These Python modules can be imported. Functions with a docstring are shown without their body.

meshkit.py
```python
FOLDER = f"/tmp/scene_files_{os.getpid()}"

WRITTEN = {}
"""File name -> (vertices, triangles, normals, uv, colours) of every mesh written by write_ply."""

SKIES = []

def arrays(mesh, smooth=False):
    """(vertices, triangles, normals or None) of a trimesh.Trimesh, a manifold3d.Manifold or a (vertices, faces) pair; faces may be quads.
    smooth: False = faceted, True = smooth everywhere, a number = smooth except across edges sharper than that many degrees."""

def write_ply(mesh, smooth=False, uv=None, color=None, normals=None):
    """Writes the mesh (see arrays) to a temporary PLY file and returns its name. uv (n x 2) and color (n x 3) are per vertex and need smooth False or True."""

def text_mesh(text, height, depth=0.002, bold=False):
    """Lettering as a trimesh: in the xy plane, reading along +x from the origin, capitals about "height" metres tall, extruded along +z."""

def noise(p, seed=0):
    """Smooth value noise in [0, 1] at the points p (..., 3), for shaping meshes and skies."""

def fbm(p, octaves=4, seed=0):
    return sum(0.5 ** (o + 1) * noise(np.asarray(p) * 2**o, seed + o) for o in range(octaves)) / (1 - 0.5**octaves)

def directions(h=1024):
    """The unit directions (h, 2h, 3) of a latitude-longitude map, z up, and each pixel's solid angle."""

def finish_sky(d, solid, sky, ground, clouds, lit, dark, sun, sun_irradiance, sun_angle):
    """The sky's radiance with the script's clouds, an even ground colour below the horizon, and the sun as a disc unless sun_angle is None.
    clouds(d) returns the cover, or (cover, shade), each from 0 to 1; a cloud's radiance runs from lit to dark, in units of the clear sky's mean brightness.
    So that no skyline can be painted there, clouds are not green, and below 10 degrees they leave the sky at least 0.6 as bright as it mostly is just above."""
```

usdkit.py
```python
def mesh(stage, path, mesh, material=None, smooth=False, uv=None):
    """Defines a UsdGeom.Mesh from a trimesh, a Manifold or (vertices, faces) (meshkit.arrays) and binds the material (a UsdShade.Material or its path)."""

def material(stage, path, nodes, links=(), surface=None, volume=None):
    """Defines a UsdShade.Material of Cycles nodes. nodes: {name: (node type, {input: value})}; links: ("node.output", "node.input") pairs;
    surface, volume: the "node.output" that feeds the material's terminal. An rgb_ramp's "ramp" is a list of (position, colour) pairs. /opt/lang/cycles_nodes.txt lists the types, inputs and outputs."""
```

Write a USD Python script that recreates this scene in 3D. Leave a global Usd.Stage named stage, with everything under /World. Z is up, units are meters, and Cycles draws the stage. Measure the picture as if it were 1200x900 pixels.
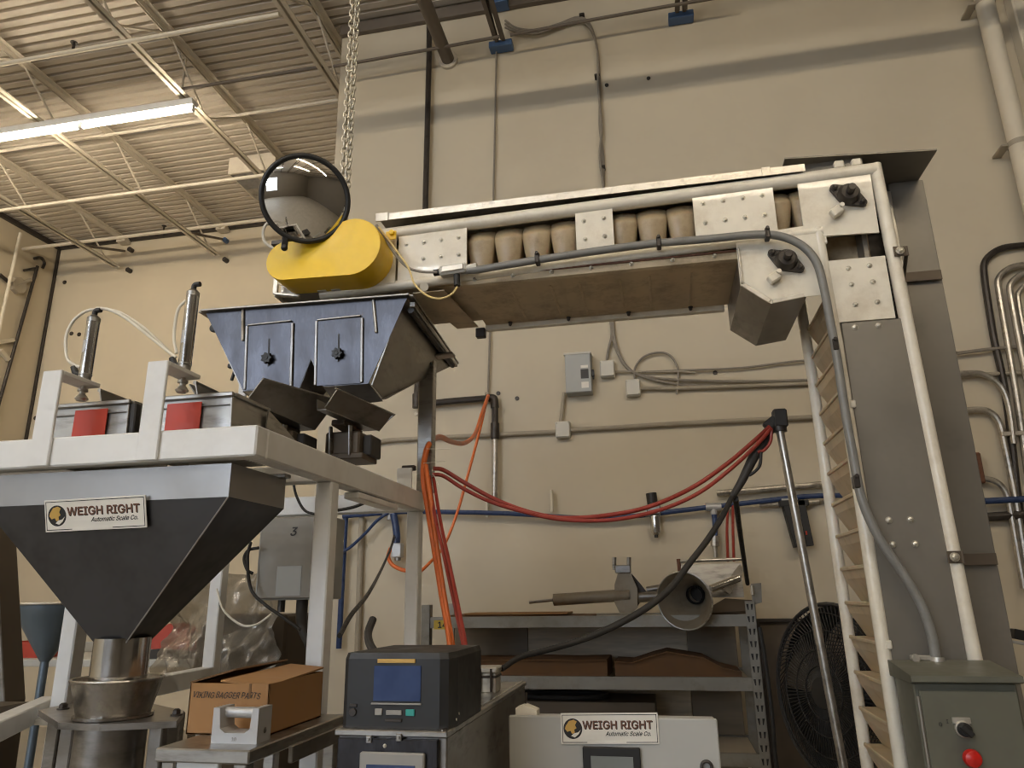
import math, random
import numpy as np, trimesh, usdkit, meshkit
from pxr import Usd, UsdGeom, Gf, Sdf, UsdShade, UsdLux
from scipy.spatial import ConvexHull

stage = Usd.Stage.CreateInMemory()
UsdGeom.SetStageUpAxis(stage, UsdGeom.Tokens.z); UsdGeom.SetStageMetersPerUnit(stage, 1.0)
UsdGeom.Xform.Define(stage, '/World'); UsdGeom.Scope.Define(stage, '/World/Looks')
rng = random.Random(7)

# ------------------------------------------------------------------ camera, exposure, light levels
F_PX, PITCH, ROLL, YAW, CAM_Z = 851.2, 0.28223, -0.014428, -0.197205, 1.45
FWD = np.array([math.sin(YAW)*math.cos(PITCH), math.cos(YAW)*math.cos(PITCH), math.sin(PITCH)])
_r = np.array([math.cos(YAW), -math.sin(YAW), 0.0]); _u = np.cross(_r, FWD)
RGT = _r*math.cos(ROLL)+_u*math.sin(ROLL); UPV = np.cross(RGT, FWD)
CAM = np.array([0, 0, CAM_Z])
cam = UsdGeom.Camera.Define(stage, '/World/camera')
_m = np.eye(4); _m[0, :3] = RGT; _m[1, :3] = UPV; _m[2, :3] = -FWD; _m[3, :3] = CAM
cam.AddTransformOp().Set(Gf.Matrix4d(*[float(x) for x in _m.ravel()]))
cam.CreateHorizontalApertureAttr(36.0); cam.CreateVerticalApertureAttr(27.0)
cam.CreateFocalLengthAttr(36.0*F_PX/1200); cam.CreateClippingRangeAttr(Gf.Vec2f(0.05, 100))
cam.CreateExposureAttr(1.0)
WARM_TUBE, WARM_COL = 40.0, (1.0, 0.85, 0.64)        # fluorescent tubes over the machine bay
COOL_TUBE, COOL_COL = 38.0, (0.86, 0.92, 1.0)         # cooler tubes behind the photographer
WINDOW_E, WINDOW_COL = 3.4, (0.78, 0.87, 1.0)        # daylight windows in the front wall
dome = UsdLux.DomeLight.Define(stage, '/World/sky'); dome.CreateIntensityAttr(0.02); dome.CreateColorAttr(Gf.Vec3f(0.6, 0.75, 1.0))

def P(px, py, y=None, x=None, z=None):
    """the point of the room seen at a pixel of the photograph, on the plane y=, x= or z="""
    d = RGT*(px-600)/F_PX-UPV*(py-450)/F_PX+FWD
    k = y/d[1] if y is not None else x/d[0] if x is not None else (z-CAM_Z)/d[2]
    return CAM+d*k

# ------------------------------------------------------------------ materials
def mat(name, color, rough=0.5, metal=0.0, var=0.12, scale=6.0, bump=0.0, bscale=60.0, stretch=(1, 1, 1), rvar=0.12, dirt=None, dscale=2.5, damt=0.35, **extra):
    c = np.array(color, float)
    nodes = {
        'geo': ('geometry', {}),
        'map': ('mapping', {'scale': stretch}),
        'n1': ('noise_texture', {'scale': scale, 'detail': 5.0, 'roughness': 0.6}),
        'ramp': ('rgb_ramp', {'ramp': [(0.25, tuple(c*(1-var))), (0.75, tuple(np.minimum(c*(1+var), 1)))]}),
        'rr': ('map_range', {'from_min': 0.3, 'from_max': 0.7, 'to_min': max(0.03, rough-rvar), 'to_max': min(1, rough+rvar)}),
        'p': ('principled_bsdf', {'metallic': metal, **extra}),
    }
    links = [('geo.position', 'map.vector'), ('map.vector', 'n1.vector'), ('n1.fac', 'ramp.fac'), ('n1.fac', 'rr.value'), ('rr.result', 'p.roughness')]
    if dirt is not None:
        nodes['n2'] = ('noise_texture', {'scale': dscale, 'detail': 7.0, 'roughness': 0.7})
        nodes['dr'] = ('rgb_ramp', {'ramp': [(0.48, (0, 0, 0)), (0.68, (damt,)*3)]})
        nodes['mx'] = ('mix', {'color2': dirt})
        links += [('geo.position', 'n2.vector'), ('n2.fac', 'dr.fac'), ('dr.color', 'mx.fac'), ('ramp.color', 'mx.color1'), ('mx.color', 'p.base_color')]
    else:
        links += [('ramp.color', 'p.base_color')]
    if bump:
        nodes['n3'] = ('noise_texture', {'scale': bscale, 'detail': 4.0})
        nodes['b'] = ('bump', {'strength': bump, 'distance': 0.01})
        links += [('map.vector', 'n3.vector'), ('n3.fac', 'b.height'), ('b.normal', 'p.normal')]
    return usdkit.material(stage, '/World/Looks/'+name, nodes, links, surface='p.BSDF')

def emit(name, color, strength):
    return usdkit.material(stage, '/World/Looks/'+name, {'e': ('emission', {'color': color, 'strength': strength})}, [], surface='e.emission')

M = {}
M['wall'] = mat('wall_paint', (0.56, 0.495, 0.375), 0.62, var=0.05, scale=1.3, bump=0.06, bscale=25, dirt=(0.50, 0.43, 0.32), dscale=1.1, damt=0.4)
M['front'] = mat('front_wall_paint', (0.15, 0.13, 0.105), 0.7, var=0.1, scale=1.0)
M['wall_end'] = mat('wall_paint_end', (0.56, 0.49, 0.365), 0.65, var=0.05, scale=1.1, bump=0.06, bscale=25, dirt=(0.50, 0.43, 0.32), dscale=0.9, damt=0.35)
M['floor'] = mat('concrete_floor', (0.36, 0.33, 0.28), 0.55, var=0.12, scale=1.5, dirt=(0.24, 0.22, 0.19), dscale=2.0)
M['deck'] = mat('deck_paint', (0.54, 0.485, 0.41), 0.5, var=0.07, scale=3.0, dirt=(0.43, 0.37, 0.30), dscale=1.5)
M['joist'] = mat('joist_paint', (0.60, 0.545, 0.45), 0.5, var=0.08, scale=6.0, dirt=(0.3, 0.25, 0.2), dscale=6.0)
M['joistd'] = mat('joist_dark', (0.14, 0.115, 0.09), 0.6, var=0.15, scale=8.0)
M['cream'] = mat('cream_enamel', (0.74, 0.69, 0.58), 0.33, var=0.05, scale=9.0, dirt=(0.52, 0.44, 0.32), dscale=7.0, damt=0.5, coat_weight=0.15)
M['white'] = mat('white_enamel', (0.72, 0.72, 0.705), 0.36, var=0.035, scale=6.0, dirt=(0.58, 0.55, 0.5), dscale=5.0, damt=0.35)
M['steel'] = mat('brushed_steel', (0.38, 0.368, 0.345), 0.36, 0.95, var=0.12, scale=5.0, stretch=(1, 1, 5), bump=0.02, bscale=90, dirt=(0.30, 0.27, 0.23), dscale=5.0, damt=0.4)
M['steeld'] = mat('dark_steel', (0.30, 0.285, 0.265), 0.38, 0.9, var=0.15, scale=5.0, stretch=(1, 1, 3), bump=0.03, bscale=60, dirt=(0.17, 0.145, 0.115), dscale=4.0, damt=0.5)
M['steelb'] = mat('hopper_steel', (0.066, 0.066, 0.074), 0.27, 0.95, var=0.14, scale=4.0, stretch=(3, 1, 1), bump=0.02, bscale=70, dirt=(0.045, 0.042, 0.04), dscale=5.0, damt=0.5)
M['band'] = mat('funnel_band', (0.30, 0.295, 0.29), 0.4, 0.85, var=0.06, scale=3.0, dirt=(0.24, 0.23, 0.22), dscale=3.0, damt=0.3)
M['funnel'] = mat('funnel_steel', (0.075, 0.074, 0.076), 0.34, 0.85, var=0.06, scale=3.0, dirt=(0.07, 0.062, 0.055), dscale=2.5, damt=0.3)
M['chrome'] = mat('polished_steel', (0.66, 0.65, 0.63), 0.16, 1.0, var=0.06, scale=8.0, rvar=0.06)
M['cup'] = mat('worn_bright_steel', (0.33, 0.315, 0.295), 0.26, 1.0, var=0.14, scale=9.0, rvar=0.1)
M['galv'] = mat('galvanised', (0.60, 0.57, 0.51), 0.40, 0.75, var=0.14, scale=22.0, dirt=(0.36, 0.32, 0.26), dscale=8.0, damt=0.4)
M['panel'] = mat('tower_sheet', (0.235, 0.215, 0.183), 0.46, 0.6, var=0.07, scale=3.0, dirt=(0.19, 0.17, 0.14), dscale=6.0, damt=0.4)
M['yellow'] = mat('yellow_guard', (0.88, 0.57, 0.01), 0.38, var=0.05, scale=7.0, dirt=(0.60, 0.38, 0.02), dscale=9.0, damt=0.2)
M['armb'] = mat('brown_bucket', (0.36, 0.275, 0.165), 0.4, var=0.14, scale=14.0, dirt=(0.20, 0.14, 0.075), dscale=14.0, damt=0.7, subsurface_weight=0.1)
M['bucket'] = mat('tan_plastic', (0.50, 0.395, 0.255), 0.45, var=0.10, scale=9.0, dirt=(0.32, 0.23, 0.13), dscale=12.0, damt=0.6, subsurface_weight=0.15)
M['pan'] = mat('brown_pan', (0.50, 0.395, 0.25), 0.42, var=0.22, scale=8.0, stretch=(1, 0.25, 1), dirt=(0.24, 0.175, 0.105), dscale=9.0, damt=0.7)
M['black'] = mat('black_plastic', (0.014, 0.0135, 0.013), 0.5, var=0.2, scale=12.0)
M['rubber'] = mat('black_rubber', (0.03, 0.027, 0.024), 0.6, var=0.2, scale=20.0)
M['cast'] = mat('black_cast_iron', (0.045, 0.037, 0.03), 0.42, 0.3, var=0.25, scale=25.0, bump=0.1, bscale=150)
M['greybox'] = mat('grey_enamel', (0.36, 0.37, 0.36), 0.42, var=0.06, scale=6.0)
M['greylt'] = mat('pale_grey_box', (0.56, 0.54, 0.48), 0.45, var=0.06, scale=10.0)
M['conduit'] = mat('painted_conduit', (0.37, 0.325, 0.25), 0.45, var=0.08, scale=9.0, dirt=(0.3, 0.25, 0.19), dscale=8.0)
M['conduitm'] = mat('metal_conduit', (0.50, 0.47, 0.42), 0.35, 0.85, var=0.12, scale=12.0, dirt=(0.28, 0.24, 0.19), dscale=9.0)
M['flex'] = mat('grey_flexible_conduit', (0.20, 0.195, 0.18), 0.38, var=0.08, scale=20.0)
M['pipew'] = mat('white_pipe', (0.66, 0.60, 0.48), 0.5, var=0.05, scale=4.0)
M['iron'] = mat('black_iron_pipe', (0.05, 0.042, 0.036), 0.42, 0.4, var=0.25, scale=12.0)
M['cable'] = mat('dark_cable', (0.022, 0.02, 0.018), 0.6, var=0.15, scale=30.0)
M['cableg'] = mat('grey_cable', (0.24, 0.21, 0.17), 0.5, var=0.15, scale=30.0)
M['orange'] = mat('orange_hose', (0.66, 0.14, 0.022), 0.4, var=0.08, scale=20.0)
M['red'] = mat('red_hose', (0.30, 0.035, 0.022), 0.4, var=0.1, scale=20.0)
M['blue'] = mat('blue_pipe', (0.022, 0.045, 0.125), 0.38, var=0.1, scale=20.0)
M['bluec'] = mat('blue_bracket', (0.06, 0.12, 0.25), 0.45, var=0.1, scale=20.0)
M['whiteh'] = mat('white_air_tube', (0.74, 0.70, 0.60), 0.35, var=0.04, scale=20.0)
M['yelc'] = mat('yellow_cable', (0.72, 0.55, 0.24), 0.4, var=0.06, scale=20.0)
M['redst'] = mat('red_sticker', (0.52, 0.045, 0.02), 0.45, var=0.06, scale=15.0)
M['plate'] = mat('sign_white', (0.74, 0.71, 0.64), 0.35, var=0.02, scale=10.0)
M['ink'] = mat('sign_black', (0.015, 0.013, 0.012), 0.5, var=0.1, scale=10.0)
M['gold'] = mat('sign_gold', (0.55, 0.34, 0.08), 0.4, var=0.06, scale=10.0)
M['rust'] = mat('sign_brown', (0.13, 0.052, 0.025), 0.45, var=0.06, scale=10.0)
M['card'] = mat('cardboard', (0.31, 0.163, 0.062), 0.75, var=0.06, scale=14.0, bump=0.03, bscale=120)
M['cardin'] = mat('cardboard_inside', (0.16, 0.088, 0.038), 0.8, var=0.08, scale=14.0)
M['paper'] = mat('brown_paper', (0.15, 0.075, 0.03), 0.8, var=0.2, scale=7.0, bump=0.2, bscale=18)
M['alu'] = mat('cast_aluminium', (0.45, 0.45, 0.45), 0.45, 0.4, var=0.05, scale=20.0, bump=0.03, bscale=200)
M['screen'] = mat('dark_blue_screen', (0.035, 0.06, 0.15), 0.18, var=0.25, scale=9.0, rvar=0.05)
M['screeng'] = mat('grey_screen', (0.20, 0.215, 0.21), 0.22, var=0.04, scale=9.0, rvar=0.05)
M['teal'] = mat('teal_key', (0.03, 0.30, 0.27), 0.5, var=0.05)
M['keyg'] = mat('grey_key', (0.30, 0.29, 0.27), 0.5, var=0.08)
M['cabwhite'] = mat('cabinet_white', (0.43, 0.43, 0.405), 0.42, var=0.03, scale=5.0)
M['shelf'] = mat('shelf_grey', (0.30, 0.285, 0.25), 0.45, 0.35, var=0.1, scale=8.0, dirt=(0.17, 0.145, 0.11), dscale=7.0, damt=0.5)
M['boxgreen'] = mat('control_box_grey', (0.13, 0.13, 0.10), 0.42, 0.1, var=0.05, scale=7.0, dirt=(0.09, 0.088, 0.07), dscale=9.0)
M['redbtn'] = mat('red_button', (0.50, 0.015, 0.01), 0.3, var=0.05)
M['redbin'] = mat('red_plastic', (0.40, 0.05, 0.03), 0.45, var=0.1)
M['bluefun'] = mat('blue_grey_steel', (0.14, 0.18, 0.22), 0.4, 0.6, var=0.15)
M['brownsteel'] = mat('brown_steel', (0.12, 0.095, 0.07), 0.5, 0.5, var=0.2, scale=5.0)
M['auger'] = mat('auger_steel', (0.33, 0.285, 0.215), 0.5, 0.35, var=0.15, scale=9.0, dirt=(0.17, 0.125, 0.085), dscale=9.0, damt=0.5)
M['board'] = mat('pale_board', (0.52, 0.45, 0.34), 0.7, var=0.12, scale=4.0, stretch=(1, 1, 9))
M['backp'] = mat('scuffed_panel', (0.50, 0.435, 0.33), 0.45, var=0.35, scale=3.0, stretch=(1, 1, 7))
M['backd'] = mat('dark_panel', (0.20, 0.165, 0.12), 0.5, var=0.2, scale=3.0, stretch=(1, 1, 5))
M['tag'] = mat('yellow_tag', (0.62, 0.45, 0.05), 0.5, var=0.05)
M['mirror'] = mat('mirror_glass', (0.80, 0.79, 0.76), 0.04, 1.0, var=0.02, rvar=0.01)
M['bolt'] = mat('bolt_zinc', (0.58, 0.54, 0.45), 0.35, 0.7, var=0.1, scale=40.0)
M['tubew'] = emit('fluorescent_warm', WARM_COL, WARM_TUBE)
M['tubec'] = emit('fluorescent_cool', COOL_COL, COOL_TUBE)
M['pane'] = emit('daylit_pane', WINDOW_COL, WINDOW_E)
M['film'] = usdkit.material(stage, '/World/Looks/clear_film', {
    'n': ('noise_texture', {'scale': 14.0, 'detail': 5.0}), 'geo': ('geometry', {}), 'b': ('bump', {'strength': 0.7, 'distance': 0.02}),
    't': ('transparent_bsdf', {'color': (0.86, 0.84, 0.80)}), 'g': ('glossy_bsdf', {'color': (0.9, 0.88, 0.84), 'roughness': 0.12}),
    'd': ('diffuse_bsdf', {'color': (0.45, 0.42, 0.37)}), 'm1': ('mix_closure', {'fac': 0.35}), 'm2': ('mix_closure', {'fac': 0.42})},
    [('geo.position', 'n.vector'), ('n.fac', 'b.height'), ('b.normal', 'g.normal'), ('d.BSDF', 'm1.closure1'), ('g.BSDF', 'm1.closure2'),
     ('t.BSDF', 'm2.closure1'), ('m1.closure', 'm2.closure2')], surface='m2.closure')

# ------------------------------------------------------------------ mesh helpers
A = np.array
def J(*ms):
    out = []
    for m in ms:
        out += m if isinstance(m, list) else [m]
    return trimesh.util.concatenate(out)
def hull(pts):
    pts = np.asarray(pts, float); h = ConvexHull(pts)
    m = trimesh.Trimesh(pts, h.simplices, process=False); m.remove_unreferenced_vertices()
    c = m.vertices.mean(0)
    f = m.faces.copy(); v = m.vertices
    n = np.cross(v[f[:, 1]]-v[f[:, 0]], v[f[:, 2]]-v[f[:, 0]])
    flip = np.einsum('ij,ij->i', n, v[f].mean(1)-c) < 0
    f[flip] = f[flip][:, ::-1]
    return trimesh.Trimesh(v, f, process=False)
def obb(c, ax, half, ch=0.003):
    """box with chamfered edges: centre, three axes (rows), half sizes"""
    half = np.maximum(np.array(half, float), 1e-4); ch = min(ch, 0.45*half.min())
    pts = []
    for sx in (-1, 1):
        for sy in (-1, 1):
            for sz in (-1, 1):
                for k in range(3):
                    q = half-ch; q[k] = half[k]
                    pts.append(q*A((sx, sy, sz)))
    return hull(A(c)+A(pts)@A(ax, float))
def box(lo, hi, ch=0.003):
    lo, hi = np.minimum(lo, hi).astype(float), np.maximum(lo, hi).astype(float)
    return obb((lo+hi)/2, np.eye(3), (hi-lo)/2, ch)
def frame_of(d, up=(0, 0, 1)):
    d = A(d, float); d = d/np.linalg.norm(d); s = np.cross(d, up)
    if np.linalg.norm(s) < 1e-5: s = np.cross(d, (0, 1, 0))
    s /= np.linalg.norm(s); return d, s, np.cross(s, d)
def bar(p, q, w, h, up=(0, 0, 1), ch=0.003):
    p, q = A(p, float), A(q, float); d, s, u = frame_of(q-p, up)
    return obb((p+q)/2, (d, s, u), (np.linalg.norm(q-p)/2, w/2, h/2), ch)
def spline(pts, n=6):
    p = [A(x, float) for x in pts]
    if len(p) < 3: return p
    p = [2*p[0]-p[1]]+p+[2*p[-1]-p[-2]]; out = []
    for i in range(1, len(p)-2):
        for t in np.linspace(0, 1, n, endpoint=False):
            a, b, c, d = p[i-1:i+3]
            out.append(0.5*((2*b)+(c-a)*t+(2*a-5*b+4*c-d)*t*t+(3*b-a-3*c+d)*t**3))
    return out+[p[-2]]
def tube(pts, r, n=10, caps=True, closed=False):
    pts = A([A(p, float) for p in pts]); N = len(pts)
    keep = [0]+[i for i in range(1, N) if np.linalg.norm(pts[i]-pts[i-1]) > 1e-6]; pts = pts[keep]; N = len(pts)
    rs = np.broadcast_to(np.asarray(r, float), (N,)) if np.ndim(r) == 0 else np.interp(np.linspace(0, 1, N), np.linspace(0, 1, len(r)), r)
    if closed: t = np.roll(pts, -1, 0)-np.roll(pts, 1, 0)
    else:
        t = np.gradient(pts, axis=0)
    t /= np.linalg.norm(t, axis=1)[:, None]
    s = frame_of(t[0])[1]; V = []; ang = np.linspace(0, 2*np.pi, n, endpoint=False)
    for i in range(N):
        s = s-t[i]*(s@t[i]); s /= np.linalg.norm(s); u = np.cross(t[i], s)
        V.append(pts[i]+rs[i]*(np.cos(ang)[:, None]*s+np.sin(ang)[:, None]*u))
    V = np.concatenate(V); Fc = []
    for i in range(N if closed else N-1):
        a, b = i*n, ((i+1) % N)*n
        for k in range(n):
            k2 = (k+1) % n
            Fc += [(a+k, a+k2, b+k2), (a+k, b+k2, b+k)]
    if caps and not closed:
        V = np.vstack([V, pts[0], pts[-1]]); c0, c1 = len(V)-2, len(V)-1
        for k in range(n):
            k2 = (k+1) % n
            Fc += [(c0, k2, k), (c1, (N-1)*n+k, (N-1)*n+k2)]
    m = trimesh.Trimesh(V, A(Fc), process=False)
    if m.volume < 0: m.invert()
    return m
def pipe(p, q, r, n=14):
    return tube([p, q], r, n)
def fillet(pts, rad, n=6):
    """polyline with rounded corners"""
    pts = [A(p, float) for p in pts]; out = [pts[0]]
    for a, b, c in zip(pts, pts[1:], pts[2:]):
        d1, d2 = a-b, c-b; l1, l2 = np.linalg.norm(d1), np.linalg.norm(d2); k = min(rad, l1*0.45, l2*0.45)
        s, e = b+d1/l1*k, b+d2/l2*k
        out += [(1-t)**2*s+2*t*(1-t)*b+t*t*e for t in np.linspace(0, 1, n)]
    return out+[pts[-1]]
def lathe(prof, c=(0, 0, 0), axis=(0, 0, 1), n=28):
    """prof: (radius, height) pairs; closed by itself where the radius is 0"""
    d, s, u = frame_of(axis, (0, 1, 0.01)); ang = np.linspace(0, 2*np.pi, n, endpoint=False); V = []; Fc = []
    for r, h in prof:
        V.append(A(c)+d*h+max(r, 1e-5)*(np.cos(ang)[:, None]*s+np.sin(ang)[:, None]*u))
    V = np.concatenate(V)
    for i in range(len(prof)-1):
        for k in range(n):
            k2 = (k+1) % n; a, b = i*n, (i+1)*n
            Fc += [(a+k, a+k2, b+k2), (a+k, b+k2, b+k)]
    m = trimesh.Trimesh(V, A(Fc), process=False)
    if m.volume < 0: m.invert()
    return m
def disc(c, axis, r, h, n=24, ch=0.15):
    k = min(r, abs(h))*ch
    return lathe([(0, 0), (r, 0), (r, h-k), (r-k, h), (0, h)], c, axis, n)
def plate(pts, t, nrm=None):
    """planar polygon (3-D points, in order, may be concave) given thickness t to the back"""
    from shapely.geometry import Polygon
    p = A(pts, float); c = p.mean(0)
    if nrm is None:
        nrm = sum(np.cross(p[i]-c, p[(i+1) % len(p)]-c) for i in range(len(p)))
    d, s, u = frame_of(nrm, (0, 0.1, 1) if abs(nrm[2]) < 0.9*np.linalg.norm(nrm) else (0, 1, 0))
    q = np.stack([(p-c)@s, (p-c)@u], 1)
    poly = Polygon(q)
    if not poly.is_valid: poly = poly.buffer(0)
    m = trimesh.creation.extrude_polygon(poly, t, engine='earcut')
    v = m.vertices
    w = c+v[:, :1]*s+v[:, 1:2]*u+(v[:, 2:3]-t)*d
    m2 = trimesh.Trimesh(w, m.faces, process=False)
    if np.dot(np.cross(s, u), d) < 0: m2.invert()
    return m2
def prism(poly, axis, a0, a1):
    """polygon in the two other axes (x,z for 'y'; y,z for 'x'; x,y for 'z') from a0 to a1"""
    p = []
    for a, b in poly:
        p.append({'y': (a, a1, b), 'x': (a1, a, b), 'z': (a, b, a1)}[axis])
    n = {'y': (0, 1, 0), 'x': (1, 0, 0), 'z': (0, 0, 1)}[axis]
    return plate(p, a1-a0, A(n, float))
def bolt(c, nrm=(0, -1, 0), r=0.008, h=0.006):
    c = A(c, float); nrm = A(nrm, float)
    return J(disc(c, nrm, r*1.35, h*0.3, 12), lathe([(0, 0), (r, 0), (r*0.95, h*0.7), (r*0.5, h), (0, h)], c+nrm*h*0.3, nrm, 6))
def loft(rings):
    """closed rings of equally many points -> skin with end caps"""
    n = len(rings[0]); V = np.concatenate([A(r, float) for r in rings]); Fc = []
    for i in range(len(rings)-1):
        for k in range(n):
            k2 = (k+1) % n; a, b = i*n, (i+1)*n
            Fc += [(a+k, a+k2, b+k2), (a+k, b+k2, b+k)]
    c0 = len(V); V = np.vstack([V, A(rings[0]).mean(0), A(rings[-1]).mean(0)])
    for k in range(n):
        k2 = (k+1) % n
        Fc += [(c0, k2, k), (c0+1, (len(rings)-1)*n+k, (len(rings)-1)*n+k2)]
    m = trimesh.Trimesh(V, A(Fc), process=False)
    if m.volume < 0: m.invert()
    return m
def shell(rings, t=0.004):
    """open thin-walled skin through rings, both sides"""
    n = len(rings[0]); R = [A(r, float) for r in rings]
    inner = []
    for r in R:
        c = r.mean(0); d = r-c; l = np.linalg.norm(d, axis=1)[:, None]; inner.append(c+d*(1-t/np.maximum(l, t)))
    V = np.concatenate(R+inner); Fc = []; L = len(R)
    for i in range(L-1):
        for k in range(n):
            k2 = (k+1) % n; a, b = i*n, (i+1)*n
            Fc += [(a+k, a+k2, b+k2), (a+k, b+k2, b+k)]
            a, b = (L+i)*n, (L+i+1)*n
            Fc += [(a+k, b+k2, a+k2), (a+k, b+k, b+k2)]
    for k in range(n):
        k2 = (k+1) % n
        a, b = 0, L*n; Fc += [(a+k, b+k2, a+k2), (a+k, b+k, b+k2)]
        a, b = (L-1)*n, (2*L-1)*n; Fc += [(a+k, a+k2, b+k2), (a+k, b+k2, b+k)]
    m = trimesh.Trimesh(V, A(Fc), process=False)
    if m.volume < 0: m.invert()
    return m
def lay(mesh, o, right, up, scale=1.0):
    """puts a mesh made in the xy plane (z outward) onto a surface"""
    r, u = A(right, float), A(up, float); r /= np.linalg.norm(r); u /= np.linalg.norm(u); n = np.cross(r, u)
    v = mesh.vertices*scale
    return trimesh.Trimesh(A(o)+v[:, :1]*r+v[:, 1:2]*u+v[:, 2:3]*n, mesh.faces, process=False)

# ------------------------------------------------------------------ scene-graph helpers
_used = {}
def numbered(parent, name):
    k = (parent, name); i = _used.get(k, 0); _used[k] = i+1
    return parent+'/'+(name if i == 0 else '%s_%03d' % (name, i))
def keys(prim, label=None, cat=None, group=None, kind=None):
    for k, v in (('label', label), ('category', cat), ('group', group), ('kind', kind)):
        if v: prim.SetCustomDataByKey(k, v)
class Thing:
    def __init__(s, name, label, cat, base, group=None, kind=None):
        s.base = A(base, float); s.path = numbered('/World', name); s.args = (name, label, cat, group)
        x = UsdGeom.Xform.Define(stage, s.path); x.AddTranslateOp().Set(Gf.Vec3d(*map(float, s.base)))
        keys(x.GetPrim(), label, cat, group, kind)
    def part(s, name, mesh, m, parent=None, smooth=35, label=None, kind=None):
        p = numbered(parent or s.path, name); mesh = mesh.copy(); mesh.vertices = mesh.vertices-s.base
        g = usdkit.mesh(stage, p, mesh, M[m], smooth=smooth); keys(g.GetPrim(), label, None, None, kind)
        return p
    def copy(s, loc, label, rotz=0, cat=None, group=None):
        p = numbered('/World', s.args[0]); x = UsdGeom.Xform.Define(stage, p)
        x.GetPrim().GetReferences().AddInternalReference(s.path)
        x.ClearXformOpOrder(); x.AddTranslateOp().Set(Gf.Vec3d(*map(float, loc)))
        if rotz: x.AddRotateZOp().Set(float(rotz))
        keys(x.GetPrim(), label, cat or s.args[2], group or s.args[3]); x.GetPrim().SetInstanceable(True)
def single(name, mesh, m, label, cat, group=None, kind=None, smooth=35):
    """a thing that is one mesh"""
    p = numbered('/World', name); lo, hi = mesh.bounds; b = A([(lo[0]+hi[0])/2, (lo[1]+hi[1])/2, lo[2]])
    mesh = mesh.copy(); mesh.vertices = mesh.vertices-b
    g = usdkit.mesh(stage, p, mesh, M[m], smooth=smooth); UsdGeom.Xformable(g).AddTranslateOp().Set(Gf.Vec3d(*map(float, b)))
    keys(g.GetPrim(), label, cat, group, kind); return p
def struct(name, mesh, m, label, parent=None, smooth=30):
    p = numbered(parent or '/World', name)
    g = usdkit.mesh(stage, p, mesh, M[m], smooth=smooth)
    if parent is None: keys(g.GetPrim(), label, 'wall' if name.startswith('wall') else name.split('_')[0], None, 'structure')
    return p

# ================================================================== THE SETTING
D, YF, XL, XR, YB, ZC, XE = 5.1, 8.2, -8.4, 6.5, -8.0, 6.5, -2.56
struct('floor', box((XL-0.2, YB-0.2, -0.15), (XR+0.2, YF+0.2, 0)), 'floor', 'smooth grey concrete floor of the workshop')
struct('wall_back', box((XE, D, 0), (XR, D+0.3, 6.42)), 'wall', 'tan painted concrete wall behind the conveyor')
struct('wall_return', box((XE, D+0.3, 0), (XE+0.3, YF, 6.42)), 'wall', 'return of the tan wall at its left end')
struct('wall_end', box((XL, YF, 0), (XE+0.3, YF+0.2, 6.45)), 'wall_end', 'far tan wall at the left under the joist ends')
struct('wall_left', box((XL-0.2, YB, 0), (XL, YF+0.2, 6.45)), 'wall_end', 'tan painted wall at the far left of the hall')
struct('wall_right', box((XR, YB, 0), (XR+0.2, D+0.3, 6.45)), 'front', 'dark wall at the right end of the hall')
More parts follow.
